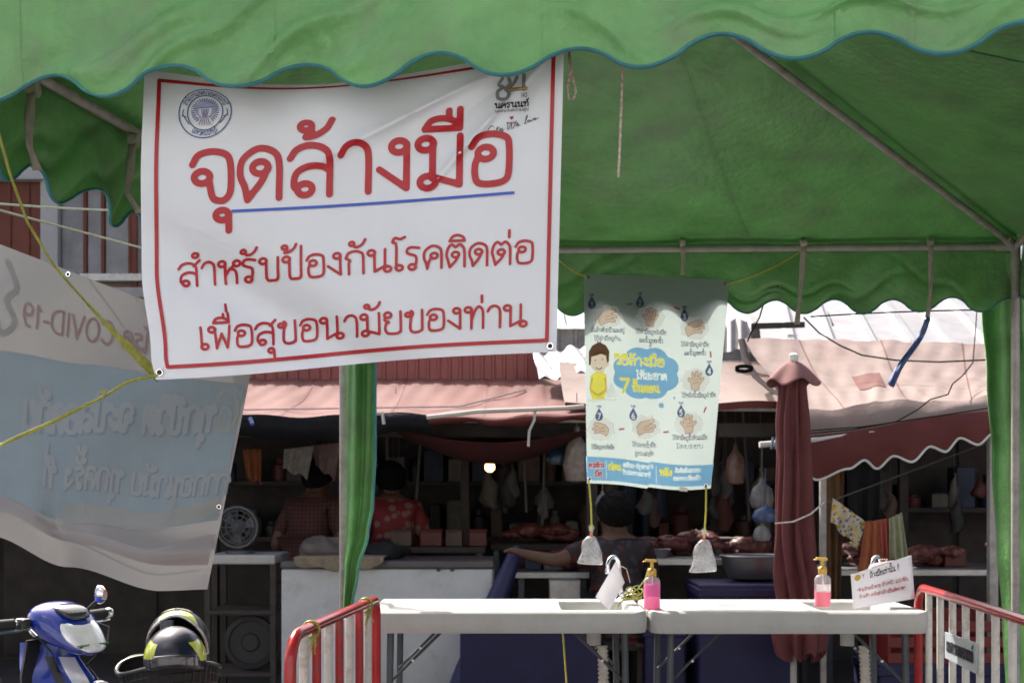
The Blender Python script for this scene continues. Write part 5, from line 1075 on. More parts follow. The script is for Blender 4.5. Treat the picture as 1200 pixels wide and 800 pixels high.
# meat
def meats(n, x0, x1, y0, y1, z, lab, grp, rr=(.07, .14), seed=0, hmax=.07):
    rnd = random.Random(seed)
    for i in range(n):
        r_ = rnd.uniform(*rr); lump('meat_cut', (rnd.uniform(x0, x1), rnd.uniform(y0, y1), z + .03 + rnd.uniform(0, hmax)), (r_, r_ * .8, r_ * .45), MEAT, lab, 'meat', grp, seed * 50 + i, 8)
meats(16, 2.2, 3.5, 8.3, 8.75, .91, 'raw red meat piled on the table behind the towels', 'meat behind the towels', seed=3, hmax=.10)
meats(14, .6, 1.7, 8.1, 8.6, .99, 'raw red meat laid on the table under the poster', 'meat under the poster', seed=4)
meats(6, .10, .44, 8.35, 8.75, .89, 'raw red meat on the metal edged table', 'meat on the metal edged table', seed=5, hmax=.05)
meats(8, -.1, .45, 9.0, 9.35, 1.035, 'raw meat on the dark back table behind the bulb', 'meat behind the bulb', seed=6)
for x, y, z, r_, lab in ((.95, 8.2, 1.0, .07, 'small steel dish on the meat table under the poster'), (.74, 8.15, 1.0, .09, 'steel tray bowl beside the small dish under the poster')):
    m = MB(); m.lathe([(r_ * .6, 0), (r_ * .95, .045), (r_ * 1.05, .05), (r_ * .9, .04), (0, .012)], (x, y, z - .018), 20); tag(m.build('steel_dish', STEEL, smooth=True), lab, 'dish')
# goods on the back shelves
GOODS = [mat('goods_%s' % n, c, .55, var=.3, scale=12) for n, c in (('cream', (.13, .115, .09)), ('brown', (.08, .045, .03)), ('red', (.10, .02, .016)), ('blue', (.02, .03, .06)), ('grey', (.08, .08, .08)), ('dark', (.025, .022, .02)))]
rnd = random.Random(11)
for z, y, x0, x1, nm in ((1.038, 10.25, -2.3, 2.1, 'lower'), (1.476, 10.3, -2.3, 2.1, 'upper'), (1.268, 10.25, 2.1, 4.3, 'right hand')):
    x = x0
    while x < x1:
        w_ = rnd.uniform(.07, .2); h = rnd.uniform(.1, .34); mt = rnd.choice(GOODS); m = MB()
        if rnd.random() < .5:
            m.box((x + w_ / 2, y, z + h / 2), (w_ * .92, .22, h), rz=rnd.uniform(-.15, .15)); m.box((x + w_ / 2, y, z + h + .004), (w_ * .6, .15, .008)); o = m.build('carton', mt, bevel=.006); cn = ['cream', 'brown', 'dark red', 'dark blue', 'grey', 'blackish'][GOODS.index(mt)]; tag(o, '%s carton on the %s back shelf of the dark stall' % (cn, nm), 'carton', '%s cartons on the %s back shelf' % (cn, nm))
        else:
            r_ = w_ / 2.2; m.lathe([(r_ * .9, 0), (r_, .02), (r_, h * .7), (r_ * .6, h * .8), (r_ * .55, h * .95), (r_ * .6, h)], (x + w_ / 2, y, z), 14); o = m.build('jar', mt, smooth=True); cn = ['cream', 'brown', 'dark red', 'dark blue', 'grey', 'blackish'][GOODS.index(mt)]; tag(o, '%s jar on the %s back shelf of the dark stall' % (cn, nm), 'jar', '%s jars on the %s back shelf' % (cn, nm))
        x += w_ + rnd.uniform(0, .08)
# bags, bundles and cords hanging through the stall
rnd = random.Random(23)
for k in range(34):
    px = rnd.choice((rnd.uniform(425, 660), rnd.uniform(425, 690), rnd.uniform(700, 900), rnd.uniform(1030, 1150))); Y = rnd.uniform(8.9, 9.9); y0 = rnd.uniform(540, 585); h = rnd.uniform(22, 55); ss = Y / F; cc = P(px, y0 + h, Y); H = h * ss; w2 = rnd.uniform(6, 13) * ss; m = MB(); mt = rnd.choice(GOODS)
    m.lathe([(0, 0), (w2 * .7, .03 * H), (w2, .25 * H), (w2 * rnd.uniform(.7, 1), .55 * H), (w2 * .45, .8 * H), (w2 * .15, .93 * H), (w2 * .2, H)], cc, 10, sy=.6)
    ph = rnd.uniform(0, 6); m.v = [(x + .012 * math.sin(z * 40 + ph), y, z + .01 * math.sin(x * 60 + ph)) for x, y, z in m.v]; m.tube([cc + Vector((0, 0, H * .98)), Vector((cc.x, cc.y, 2.13))], .0025, n=4)
    where = 'behind the light bulb' if px < 690 else 'under the poster' if px < 905 else 'behind the towels'; cn = ['cream', 'brown', 'dark red', 'dark blue', 'grey', 'blackish'][GOODS.index(mt)]; tag(m.build('hanging_bag', mt, smooth=True), '%s bag of goods hanging on a string %s' % (cn, where), 'bag', '%s bags hanging %s' % (cn, where))
for k in range(5):
    px = (452, 497, 611, 640, 870)[k]; a = P(px, 556, 9.3); a.z = 2.12; b = P(px + (4, -12, 6, -5, 8)[k], (618, 622, 600, 640, 610)[k], 9.3); m = MB(); m.tube([a, b], .011, n=6); tag(m.build('hanging_tube', GOODS[4], smooth=True), ['pale tube hanging beside the floral blouse', 'slanted pale tube hanging right of the floral blouse', 'pale tube hanging right of the light bulb', 'pale tube hanging over the navy cover', 'pale tube hanging above the steel bowl'][k], 'tube')
for k in range(12):
    px = (470, 505, 532, 560, 625, 650, 668, 720, 760, 800, 850, 1120)[k]; c = P(px, 640, 8.56 if px < 590 else 8.45); zt = 1.03 if px < 590 else .88 if px < 690 else .98 if px < 880 else .90; c.z = zt + .002; w_ = rnd.uniform(.09, .15); m = MB(); m.box(c + Vector((0, .1, .05)), (w_, .2, .10)); m.box(c + Vector((0, .1, .105)), (w_ * 1.06, .22, .014))
    mt = rnd.choice(GOODS[:5]); cn = ['cream', 'brown', 'dark red', 'dark blue', 'grey', 'blackish'][GOODS.index(mt)]; where = 'by the floral blouse' if px < 590 else 'on the metal edged meat table' if px < 690 else 'on the meat table under the poster' if px < 880 else 'on the meat table behind the towels'; tag(m.build('lidded_box', mt, bevel=.008), '%s lidded box %s' % (cn, where), 'box', '%s lidded boxes %s' % (cn, where))
# hanging cloths, bags and towels
def hang(name, tl, tr, br, bl_, Y, mt, lab, cat, fold=5, dep=.02, grp=None):
    m = MB()
    def fn(u, v):
        a = (lerp(tl[0], tr[0], u), lerp(tl[1], tr[1], u)); b = (lerp(bl_[0], br[0], u), lerp(bl_[1], br[1], u))
        return P(lerp(a[0], b[0], v), lerp(a[1], b[1], v), Y) + Vector((0, dep * math.sin(fold * u * 3.1 + v) * (.4 + .6 * v), .012 * math.sin(u * 11) * v))
    m.grid(fn, 30, 16); return tag(m.build(name, mt, smooth=True, ang=80, solid=.003), lab, cat, grp)
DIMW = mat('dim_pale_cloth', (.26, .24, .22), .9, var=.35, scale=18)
hang('hanging_cloth', (333, 526), (368, 522), (360, 560), (331, 549), 8.9, DIMW, 'pale printed cloth hanging above the checked shirt', 'cloth')
hang('hanging_cloth', (366, 522), (400, 518), (392, 562), (370, 546), 9.0, mat('dim_pinkish_cloth', (.20, .14, .13), .9, var=.3, scale=18), 'dim pinkish cloth hanging beside the pale printed cloth', 'cloth')
hang('hanging_cloth', (284, 526), (306, 526), (306, 566), (290, 562), 8.7, mat('rust_cloth', (.24, .075, .03), .9, var=.25), 'rust orange cloth hanging near the mirrored banner edge', 'cloth')
tl_ = line('rope', 'dark washing line holding the cloths behind the right wash table', catenary(P(965, 590, 7.85), P(1175, 512, 7.9), .0), .005, mat('dark_line', (.10, .095, .09), .8))
hang('hanging_cloth', (976, 583), (1016, 612), (1003, 641), (974, 612), 7.82, pattern_mat('yellow_floral_cloth', (.62, .55, .42), (.62, .38, .03), 'spot', 26, second=(.10, .12, .30)), 'yellow and white floral cloth slung over the washing line', 'cloth', 7, .02)
hang('towel', (1014, 611), (1029, 609), (1032, 672), (1006, 672), 7.8, mat('orange_towel', (.42, .13, .06), .95, var=.2, scale=20), 'orange towel hanging on the line behind the notice card', 'towel')
hang('towel', (1027, 609), (1042, 607), (1044, 660), (1030, 664), 7.84, mat('coral_towel', (.44, .11, .09), .95, var=.2, scale=20), 'coral red towel between the orange and pale green towels', 'towel')
hang('towel', (1042, 607), (1057, 600), (1064, 655), (1043, 657), 7.81, mat('pale_green_towel', (.36, .37, .24), .95, var=.2, scale=20), 'pale green towel at the end of the towel row', 'towel')
hang('hanging_cloth', (992, 540), (1032, 535), (1030, 612), (995, 606), 7.95, mat('black_shirt_cloth', (.010, .010, .012), .9), 'black garment hanging above the floral cloth', 'cloth')
hang('hanging_cloth', (966, 552), (990, 545), (984, 705), (968, 705), 8.0, mat('brown_drape', (.14, .075, .035), .9, var=.3), 'narrow brown drape next to the folded umbrella', 'cloth')
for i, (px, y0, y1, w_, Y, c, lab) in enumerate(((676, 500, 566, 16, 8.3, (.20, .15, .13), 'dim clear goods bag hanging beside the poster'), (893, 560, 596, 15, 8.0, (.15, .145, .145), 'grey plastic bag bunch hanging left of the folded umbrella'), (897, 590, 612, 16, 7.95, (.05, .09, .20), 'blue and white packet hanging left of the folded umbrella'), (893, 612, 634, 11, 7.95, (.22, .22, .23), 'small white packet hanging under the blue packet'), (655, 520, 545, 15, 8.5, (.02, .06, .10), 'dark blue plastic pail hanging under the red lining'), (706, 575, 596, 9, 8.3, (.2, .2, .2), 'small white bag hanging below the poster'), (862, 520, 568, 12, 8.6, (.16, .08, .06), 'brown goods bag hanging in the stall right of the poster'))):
    cc = P(px, y1, Y); ss = Y / F; m = MB(); H = (y1 - y0) * ss; w2 = w_ * ss
    m.lathe([(0, 0), (w2 * .8, .04 * H), (w2, .3 * H), (w2 * .8, .65 * H), (w2 * .25, .85 * H), (w2 * .2, H)], cc, 16, sy=.6); m.tube([cc + Vector((0, 0, H * .98)), cc + Vector((0, 0, H + .22))], .003, n=5)
    o = m.build('hanging_bag', mat('bag_tint_%d' % i, c, .3, var=.4, scale=25, coat=.3), smooth=True); tag(o, lab, 'bag')
# rolled blue umbrella leaning by the freezer
m = MB(); a, b = P(607, 640, 7.78), P(548, 790, 7.70); b = a.lerp(b, 1.40); m.tube([a, a.lerp(b, .05), a.lerp(b, .35), a.lerp(b, .7), b], [.02, .045, .068, .085, .08], n=14); tag(m.build('rolled_cover', mat('navy_cover', (.020, .020, .085), .5, var=.3, scale=8), smooth=True), 'dark navy rolled cover leaning diagonally beside the freezer', 'cover')
# red crate by right barrier
t = thing('plastic_crate', 'dark red plastic crate behind the white barrier uprights', 'crate', (2.55, 7.55, .422)); CR = mat('red_crate', (.16, .015, .015), .5)
for i in range(3): sbox('slat', (2.55, 7.33, .45 + i * .09), (.8, .02, .06), CR, t, .003)
for x in (2.16, 2.94): sbox('end_panel', (x, 7.55, .56), (.02, .44, .27), CR, t, .003)
sbox('bottom', (2.55, 7.55, .433), (.78, .44, .02), CR, t, .003); sbox('back_panel', (2.55, 7.77, .56), (.8, .02, .27), CR, t, .003)

# ------------------------------------------------------------ people in the stall
SKIN = mat('skin', (.11, .056, .036), .6, var=.2, scale=14); HAIR = mat('black_hair', (.006, .005, .005), .85, spec=.12)
def skin_mesh(name, verts, edges, rad, mt, parent, M, root=0, sub=2):
    me = bpy.data.meshes.new(name); bm = bmesh.new(); lay = bm.verts.layers.skin.verify(); vv = []
    for p, r_ in zip(verts, rad):
        v = bm.verts.new(M @ Vector(p)); v[lay].radius = (r_ if isinstance(r_, tuple) else (r_, r_)); vv.append(v)
    vv[root][lay].use_root = True
    for a, b in edges: bm.edges.new((vv[a], vv[b]))
    bm.to_mesh(me); bm.free(); o = bpy.data.objects.new(name, me); col.objects.link(o); o.parent = parent; me.materials.append(mt)
    md = o.modifiers.new('skin', 'SKIN'); md.use_smooth_shade = True; s_ = o.modifiers.new('sub', 'SUBSURF'); s_.levels = sub; s_.render_levels = sub
    return o
def person(loc, rz, lab, shirt, trousers, lhand, rhand, lelb, relb, hgt=1.0, lean=0.0, sit=0.0):
    """standing figure facing local +y; hands given in local coordinates"""
    t = thing('person', lab, 'person', loc); M = Matrix.Rotation(rz, 4, 'Z') @ Matrix.Scale(hgt, 4)
    L_ = lambda z: lean * max(0, z - .9)
    J = [(0, 0, .93), (0, L_(1.1), 1.10), (0, L_(1.3), 1.28), (0, L_(1.42), 1.42), (0, L_(1.5) + .01, 1.48), (0, L_(1.54) + .03, 1.54), (0, L_(1.60) + .025, 1.63), (0, L_(1.68) + .01, 1.70)]
    rd = [.15, .135, .15, .085, .055, .085, .098, .06]; E_ = [(0, 1), (1, 2), (2, 3), (3, 4), (4, 5), (5, 6), (6, 7)]
    def add(p, r_, to): J.append(p); rd.append(r_); E_.append((to, len(J) - 1)); return len(J) - 1
    nose = add((0, L_(1.58) + .13, 1.57), .018, 5)
    J = [(p[0], p[1], p[2] - sit) for p in J]; arms = []
    for sx, el, ha in ((-1, lelb, lhand), (1, relb, rhand)):
        s_ = add((sx * .175, L_(1.4), 1.39 - sit), .062, 3); e_ = add(el, .045, s_); w_ = add(tuple(lerp(el[k], ha[k], .8) for k in range(3)), .030, e_); h_ = add(ha, .034, w_); arms.append((s_, e_))
        d = (Vector(ha) - Vector(el)).normalized(); side = d.cross(Vector((0, 0, 1))); side = side.normalized() if side.length > .1 else Vector((1, 0, 0)); dn = Vector((0, 0, -1)) if abs(d.z) < .8 else Vector((0, 1, 0))
        for k in range(4):
            f1 = Vector(ha) + d * .05 + side * (.022 * (k - 1.5)); f2 = f1 + d * (.035 - .006 * abs(k - 1.5)) + dn * .02; i1 = add(tuple(f1), .009, h_); add(tuple(f2), .0075, i1)
        th = Vector(ha) - side * .035 + d * .01; i1 = add(tuple(th), .011, h_); add(tuple(th + d * .035 - side * .008), .008, i1)
    for sx in (-1, 1):
        kz, ky = (.47, .02) if not sit else (.54, .38); hp = add((sx * .095, 0, .84 - sit), .09, 0); kn = add((sx * .1, ky, kz), .06, hp); an = add((sx * .1, ky - .04, .09), .04, kn); add((sx * .105, ky + .12, .045), .035, an)
    body = skin_mesh('body', J, E_, rd, SKIN, t, M)
    # shirt: trunk and sleeves a little wider than the body
    V = [J[0], J[1], J[2], J[3], (J[3][0], J[3][1], 1.45 - sit), (0, 0, .83 - sit)]; r2 = [.170, .155, .172, .112, .085, .178]; e2 = [(0, 1), (1, 2), (2, 3), (3, 4), (0, 5)]
    for s_, e_ in arms:
        V.append(J[s_]); r2.append(.078); e2.append((3, len(V) - 1)); V.append(tuple(lerp(J[s_][k], J[e_][k], .75) for k in range(3))); r2.append(.066); e2.append((len(V) - 2, len(V) - 1))
    skin_mesh('shirt', V, e2, r2, shirt, t, M)
    V = [(0, 0, .97 - sit), (0, 0, .9 - sit)]; r2 = [.15, .165]; e2 = [(0, 1)]
    for sx in (-1, 1):
        for q_, (p, r_) in enumerate((((sx * .095, 0, .82 - sit), .105), ((sx * .1, ky, kz), .078), ((sx * .1, ky - .04, .12), .062))):
            V.append(p); r2.append(r_); e2.append((1 if q_ == 0 else len(V) - 2, len(V) - 1))
    skin_mesh('trousers', V, e2, r2, trousers, t, M)
    m = MB(); c = Vector((0, L_(1.64) + .008, 1.625 - sit))
    hb_ = lambda u, v: math.pi * v * (.60 - .17 * math.sin(2 * math.pi * u))
    m.grid(lambda u, v: M @ (c + Vector((.110 * math.cos(2 * math.pi * u) * math.sin(hb_(u, v)), .120 * math.sin(2 * math.pi * u) * math.sin(hb_(u, v)) - .014, .125 * math.cos(hb_(u, v))))), 28, 16)
    o = m.build('hair', HAIR, t, smooth=True, org=(0, 0, 0)) if False else None
    hr = random.Random(5); m.v = [tuple(Vector(v) + Vector((hr.uniform(-.005, .005), hr.uniform(-.005, .005), hr.uniform(-.006, .006)))) for v in m.v]
    me = bpy.data.meshes.new('hair'); me.from_pydata([Vector(v) for v in m.v], [], m.f); me.materials.append(HAIR); ho = bpy.data.objects.new('hair', me); col.objects.link(ho); ho.parent = t
    sd_ = ho.modifiers.new('solid', 'SOLIDIFY'); sd_.thickness = .012
    for sx in (-1, 1):
        e_ = MB(); e_.lathe([(0, -.012), (.020, -.009), (.026, 0), (.018, .008), (0, .006)], M @ Vector((sx * .105, L_(1.6) + .015, 1.585 - sit)), 12, M=Matrix.Rotation(R(90), 3, 'Y'), sy=.7); me = bpy.data.meshes.new('ear'); me.from_pydata([Vector(v) for v in e_.v], [], e_.f); me.materials.append(SKIN); eo = bpy.data.objects.new('ear', me); col.objects.link(eo); eo.parent = t
    m = MB()
    for sx in (-1, 1): m.lathe([(0, -.008), (.010, -.004), (.011, .003), (0, .008)], M @ Vector((sx * .035, L_(1.63) + .112, 1.605 - sit)), 10, M=Matrix.Rotation(R(90), 3, 'X'))
    me = bpy.data.meshes.new('eyes'); me.from_pydata([Vector(v) for v in m.v], [], m.f); me.materials.append(INK_BLACK); eo = bpy.data.objects.new('eyes', me); col.objects.link(eo); eo.parent = t
    return t
CHECK = pattern_mat('red_check_shirt', (.095, .020, .015), (.020, .013, .014), 'check', 11); FLOR = pattern_mat('red_floral_blouse', (.135, .006, .010), (.16, .09, .08), 'spot', 13); FLOR2 = pattern_mat('dark_red_floral_dress', (.018, .008, .010), (.085, .008, .010), 'spot', 14, second=(.022, .032, .045)); DTR = mat('dark_trousers', (.03, .03, .035), .9)
person((P(357, 600, 9.0).x, 9.0, 0), R(-18), 'person in a red checked shirt seen from behind beyond the freezer', CHECK, DTR, (-.22, .30, 1.0), (.22, .28, 1.0), (-.29, .06, 1.08), (.29, .06, 1.08), .93, .30)
person((P(462, 600, 9.0).x, 9.0, 0), R(14), 'person in a red floral blouse seen from behind beside the green curtain', FLOR, DTR, (-.2, .26, .95), (.2, .26, .95), (-.27, .02, 1.06), (.27, .02, 1.06), .92, .28)
vx = P(724, 600, 7.74).x
person((vx, 7.74, 0), R(8), 'seated person in a dark red floral dress reaching toward the navy cover', FLOR2, DTR, (-.67, .0, 1.12), (.16, .34, .80), (-.42, -.03, 1.06), (.27, .08, .86), .93, .10, .25)
st_ = thing('stool', 'dark wooden stool under the seated floral dress', 'stool', (vx, 7.74, 0)); sbox('seat', (vx, 7.74, .485), (.32, .32, .04), DARKW, st_, .008)
for sx in (-.12, .12):
    for sy in (-.12, .12): sbox('leg', (vx + sx, 7.74 + sy, .233), (.035, .035, .464), DARKW, st_, .004)

# ------------------------------------------------------------ blue motor scooter
BLUEP = mat('blue_scooter_paint', (.008, .028, .27), .24, dirt=(.03, .04, .08), dirt_amt=.55, dirt_scale=9, var=.06, coat=1.0); LENS = mat('headlamp_lens', (.80, .82, .86), .16, metal=.25, var=.2, scale=16, coat=1); SILP = mat('silver_decal', (.62, .62, .66), .22, metal=.4, coat=.8); BLKP = mat('black_plastic', (.018, .018, .02), .4, coat=.2, var=.2); RUB = mat('black_rubber', (.014, .014, .015), .7)
def SM(p): return p
sc0 = P(72, 725, 4.42); sroot = thing('motor_scooter', 'blue motor scooter with silver striped front parked left of the barrier', 'scooter', (sc0.x, sc0.y, 0))
SMt = Matrix.Translation((sc0.x, sc0.y, 0)) @ Matrix.Rotation(R(-28), 4, 'Z')     # local +x is the heading
def spart(m, name, mt, par=None, **k): return m.build(name, mt, par or sroot, M=SMt, **k)
def egg(cx, cz, w, h, y0=0, n=18, sq=2.6, tilt_=0.0):
    o = []
    for i in range(n):
        a = 2 * math.pi * i / n; c, s_ = math.cos(a), math.sin(a); yy = w * math.copysign(abs(c) ** (2 / sq), c); zz = h * math.copysign(abs(s_) ** (2 / sq), s_); o.append(Vector((cx + tilt_ * zz, y0 + yy, cz + zz)))
    return o
m = MB(); m.loft([egg(-.13, .955, .05, .045), egg(-.10, .96, .12, .062), egg(-.03, .965, .165, .080, tilt_=-.3), egg(.05, .95, .160, .092, tilt_=-.5), egg(.11, .928, .13, .088, tilt_=-.6), egg(.155, .905, .085, .062, tilt_=-.6), egg(.175, .895, .03, .03, tilt_=-.6)]); shr = lambda q: [(x * .82, y * .74, .94 + (z - .94) * .9) for x, y, z in q]; m.v = shr(m.v); cowl = spart(m, 'handlebar_cowl', BLUEP, smooth=True, sub=1)
m = MB(); m.loft([egg(.075, .950, .128, .066, tilt_=-.75), egg(.125, .930, .118, .066, tilt_=-.75), egg(.165, .905, .092, .054, tilt_=-.75), egg(.188, .892, .045, .03, tilt_=-.75)]); m.v = shr(m.v); spart(m, 'headlamp', LENS, smooth=True, sub=1)
m = MB(); m.loft([egg(-.02, 1.035, .10, .012, tilt_=0), egg(.05, 1.030, .105, .018, tilt_=-.5), egg(.11, 1.0, .09, .014, tilt_=-.5)]); m.v = [(x * .8 + .01, y * .62, z - .022) for x, y, z in m.v]; spart(m, 'instrument_visor', mat('smoke_visor', (.03, .03, .035), .15, var=.1, coat=1), smooth=True, sub=1)
for sy in (-1, 1):
    m = MB(); m.tube([(-.03, sy * .08, .955), (-.045, sy * .16, .965), (-.06, sy * .262, .965)], .012, n=10); hb = spart(m, 'handlebar', CHROME, smooth=True)
    m = MB(); m.tube([(-.046, sy * .165, .965), (-.06, sy * .255, .965)], .0185, n=12); spart(m, 'grip', RUB, smooth=True)
    m = MB(); m.lathe([(.0, -.015), (.017, -.012), (.021, 0), (.017, .014), (0, .017)], (-.061, sy * .275, .965), 14, M=Matrix.Rotation(R(90), 3, 'X')); spart(m, 'bar_end', CHROME, smooth=True)
    m = MB(); m.tube([(-.01, sy * .12, .952), (-.005, sy * .17, .945), (-.03, sy * .245, .945)], [.008, .007, .009], n=8, flat=.6); spart(m, 'brake_lever', CHROME, smooth=True)
    m = MB(); m.box((-.035, sy * .135, .962), (.05, .04, .042)); spart(m, 'switch_box', BLKP, bevel=.01)
for sy in (1, ):
    m = MB(); m.tube([(-.01, sy * .11, .98), (.03, sy * .13, 1.02), (.04, sy * .14, 1.03)], .007, n=8); mr = spart(m, 'mirror_stem', BLKP, smooth=True)
    m = MB(); m.loft([[Vector((.04 + dx, .14 + .020 * k * math.cos(R(a)), 1.045 + .034 * k * math.sin(R(a)))) for a in range(0, 360, 24)] for dx, k in ((-.014, .7), (-.008, 1.0), (.008, .95), (.022, .55))]); spart(m, 'mirror', CHROME, smooth=True)
# leg shield: nose panel flowing forward and down from the steering head
def shield(u, v):
    w = sinterp(v, [0, .25, .6, 1], [.045, .12, .20, .13]); a = (u - .5) * 2; x = sinterp(v, [0, .3, .6, 1], [.06, .17, .22, .16]) - .20 * abs(a) ** 2.1; return Vector((x, a * w, lerp(.885, .36, v)))
m = MB(); m.grid(shield, 24, 20, thick=(-.012, 0, 0)); spart(m, 'leg_shield', BLUEP, smooth=True, ang=60)
for a0, a1, b0, b1, mt in ((.22, .40, .36, .47, SILP), (.60, .78, .53, .64, SILP), (.12, .18, .28, .33, BLKP), (.82, .88, .67, .72, BLKP)):
    m = MB(); m.grid(lambda u, v: shield(lerp(lerp(a0, b0, v), lerp(a1, b1, v), u), lerp(.08, .75, v)) + Vector((.004, 0, .002)), 4, 16); spart(m, 'stripe_decal', mt, smooth=True)
m = MB(); m.loft([egg(.165, .76, .02, .015), egg(.195, .745, .045, .025, tilt_=-.4), egg(.212, .72, .036, .028, tilt_=-.4), egg(.22, .70, .012, .01, tilt_=-.4)]); spart(m, 'front_emblem_lamp', LENS, smooth=True, sub=1)
m = MB(); m.loft([egg(-.02, .90, .10, .05), egg(-.02, .75, .13, .14), egg(-.02, .45, .15, .15)]); 
m = MB(); m.grid(lambda u, v: Vector((sinterp(v, [0, .4, 1], [-.06, .02, -.02]) - .03 * abs(u - .5), (u - .5) * 2 * sinterp(v, [0, .3, 1], [.08, .16, .15]), lerp(.90, .34, v))), 12, 10, thick=(-.01, 0, 0)); spart(m, 'inner_shield', BLKP, smooth=True)
for a0, b0, w0 in ((.50, .50, .004), (.14, .20, .006), (.86, .80, .006)):
    m = MB(); m.grid(lambda u, v: shield(lerp(a0, b0, v) + w0 * (u - .5), lerp(.04, .95, v)) + Vector((.003, 0, 0)), 1, 16); spart(m, 'panel_gap', BLKP, smooth=True)
for sy in (-1, 1):
    m = MB(); m.tube([(-.02, sy * .13, .955), (.06, sy * .16, .93), (.09, sy * .12, .87), (.05, sy * .06, .80)], .004, n=6); spart(m, 'brake_cable', BLKP, smooth=True)
m = MB(); m.tube([(.185 * .82, y * .74, .94 + (.905 - .94) * .9 - .02) for y in (-.09, -.045, 0, .045, .09)], .006, n=6); spart(m, 'headlamp_trim', CHROME, smooth=True)
for q, (v0, v1, u0, u1) in enumerate(((.18, .30, .60, .78), (.34, .42, .58, .74))):
    m = MB(); m.grid(lambda u, v: shield(lerp(u0, u1, u) + .05 * v, lerp(v0, v1, v)) + Vector((.006, 0, .001)), 8, 4); spart(m, 'badge_decal', SILP, smooth=True)
m = MB(); m.tube([(0, 0, .93), (.10, 0, .66), (.22, 0, .33)], .028, n=10); spart(m, 'steering_fork', DARKST, smooth=True)
def wheel(cx):
    m = MB(); m.lathe([(.20, -.035), (.24, -.045), (.275, -.03), (.285, 0), (.275, .03), (.24, .045), (.20, .035)], (0, 0, 0), 36, M=Matrix.Rotation(R(90), 3, 'X')); m.v = [(x + cx, y, z + .287) for x, y, z in m.v]; w_ = spart(m, 'wheel', RUB, smooth=True)
    m = MB(); m.lathe([(0, -.03), (.05, -.03), (.05, .03), (0, .03)], (0, 0, 0), 16, M=Matrix.Rotation(R(90), 3, 'X')); m.v = [(x + cx, y, z + .287) for x, y, z in m.v]
    for k in range(5): m.box((cx + .12 * math.cos(R(72 * k)), 0, .287 + .12 * math.sin(R(72 * k))), (.2, .025, .03), ry=-R(72 * k))
    m.tube([(cx + .20 * math.cos(R(k)), 0, .287 + .20 * math.sin(R(k))) for k in range(0, 361, 12)], .018, n=8); spart(m, 'rim', SILP, w_, smooth=True)
wheel(.26); wheel(-.98)
m = MB(); m.grid(lambda u, v: Vector((.26 + (.31 - .03 * abs(u - .5)) * math.cos(R(lerp(20, 165, v))), (u - .5) * .12, .287 + (.315 - .03 * abs(u - .5)) * math.sin(R(lerp(20, 165, v))))), 8, 20); spart(m, 'front_fender', BLUEP, smooth=True, solid=.006)
m = MB(); m.loft([egg(-.02, .42, .10, .06), egg(-.25, .44, .09, .07), egg(-.45, .52, .13, .12), egg(-.75, .60, .15, .13), egg(-1.05, .66, .12, .09), egg(-1.2, .70, .05, .04)]); spart(m, 'body_panel', BLUEP, smooth=True, sub=1)
m = MB(); m.loft([egg(-.36, .68, .08, .03), egg(-.45, .74, .12, .05), egg(-.75, .77, .13, .05), egg(-1.0, .81, .12, .05), egg(-1.12, .82, .06, .03)]); spart(m, 'seat', BLKP, smooth=True, sub=1)
m = MB(); m.box((-.5, .0, .33), (.35, .22, .16)); m.tube([(-.9, -.12, .28), (-.5, -.14, .24)], .04, n=10); spart(m, 'engine', DARKST, bevel=.02)
m = MB(); m.tube([(-.42, .10, .28), (-.40, .26, .008)], .012, n=8); spart(m, 'side_stand', DARKST, smooth=True)

# ------------------------------------------------------------ black motorbike with front basket and two helmets
b0 = P(196, 800, 4.55); mroot = thing('motorbike', 'black motorbike with black mesh front basket holding two helmets', 'motorbike', (b0.x, b0.y, 0)); MMt = Matrix.Translation((b0.x, b0.y, 0)) @ Matrix.Rotation(R(-70), 4, 'Z')
def mpart(m, name, mt, par=None, **k): return m.build(name, mt, par or mroot, M=MMt, **k)
def bask(a, t): 
    c, s_ = math.cos(a), math.sin(a); q = lambda v: math.copysign(abs(v) ** .7, v); k = lerp(.78, 1.0, t); return Vector((.05 + .115 * k * q(c), .175 * k * q(s_), lerp(.56, .80 + .035 * c * 0, t) + .018 * math.sin(a * 2 + 1) * t))
bo = MB(); bo.tube([bask(2 * math.pi * i / 40, 1) for i in range(41)], .008, n=8, cap=False); rim_ = mpart(bo, 'basket_rim', BLKP, smooth=True)
m = MB()
for i in range(40): m.tube([bask(2 * math.pi * i / 40, 0), bask(2 * math.pi * i / 40, .5), bask(2 * math.pi * i / 40, 1)], .0026, n=5)
for k in range(9): m.tube([bask(2 * math.pi * i / 40, k / 8) for i in range(41)], .0026, n=5, cap=False)
mpart(m, 'basket_mesh', BLKP, smooth=True)
m = MB(); m.grid(lambda u, v: bask(2 * math.pi * u, v) * 1 + Vector((-.004 * math.cos(2 * math.pi * u), -.004 * math.sin(2 * math.pi * u), 0)), 40, 6); m.grid(lambda u, v: Vector((.05, 0, 0)) + (bask(2 * math.pi * u, 0) - Vector((.05, 0, 0))) * Vector((v, v, 1)) , 40, 3); mpart(m, 'basket_lining', mat('black_basket_lining', (.012, .012, .012), .6), smooth=True)
m = MB(); m.tube([(.02, 0, .54), (-.02, 0, .95)], .024, n=10); m.tube([(.04, 0, .56), (.13, 0, .30)], .024, n=10); mpart(m, 'steering_fork', DARKST, smooth=True)
m = MB(); m.tube([(-.06, -.30, .80), (-.02, -.1, .80), (-.02, .1, .80), (-.06, .30, .80)], .012, n=10); m.v = [(x - .12, y, z - .14) for x, y, z in m.v]; mpart(m, 'handlebar', BLKP, smooth=True)
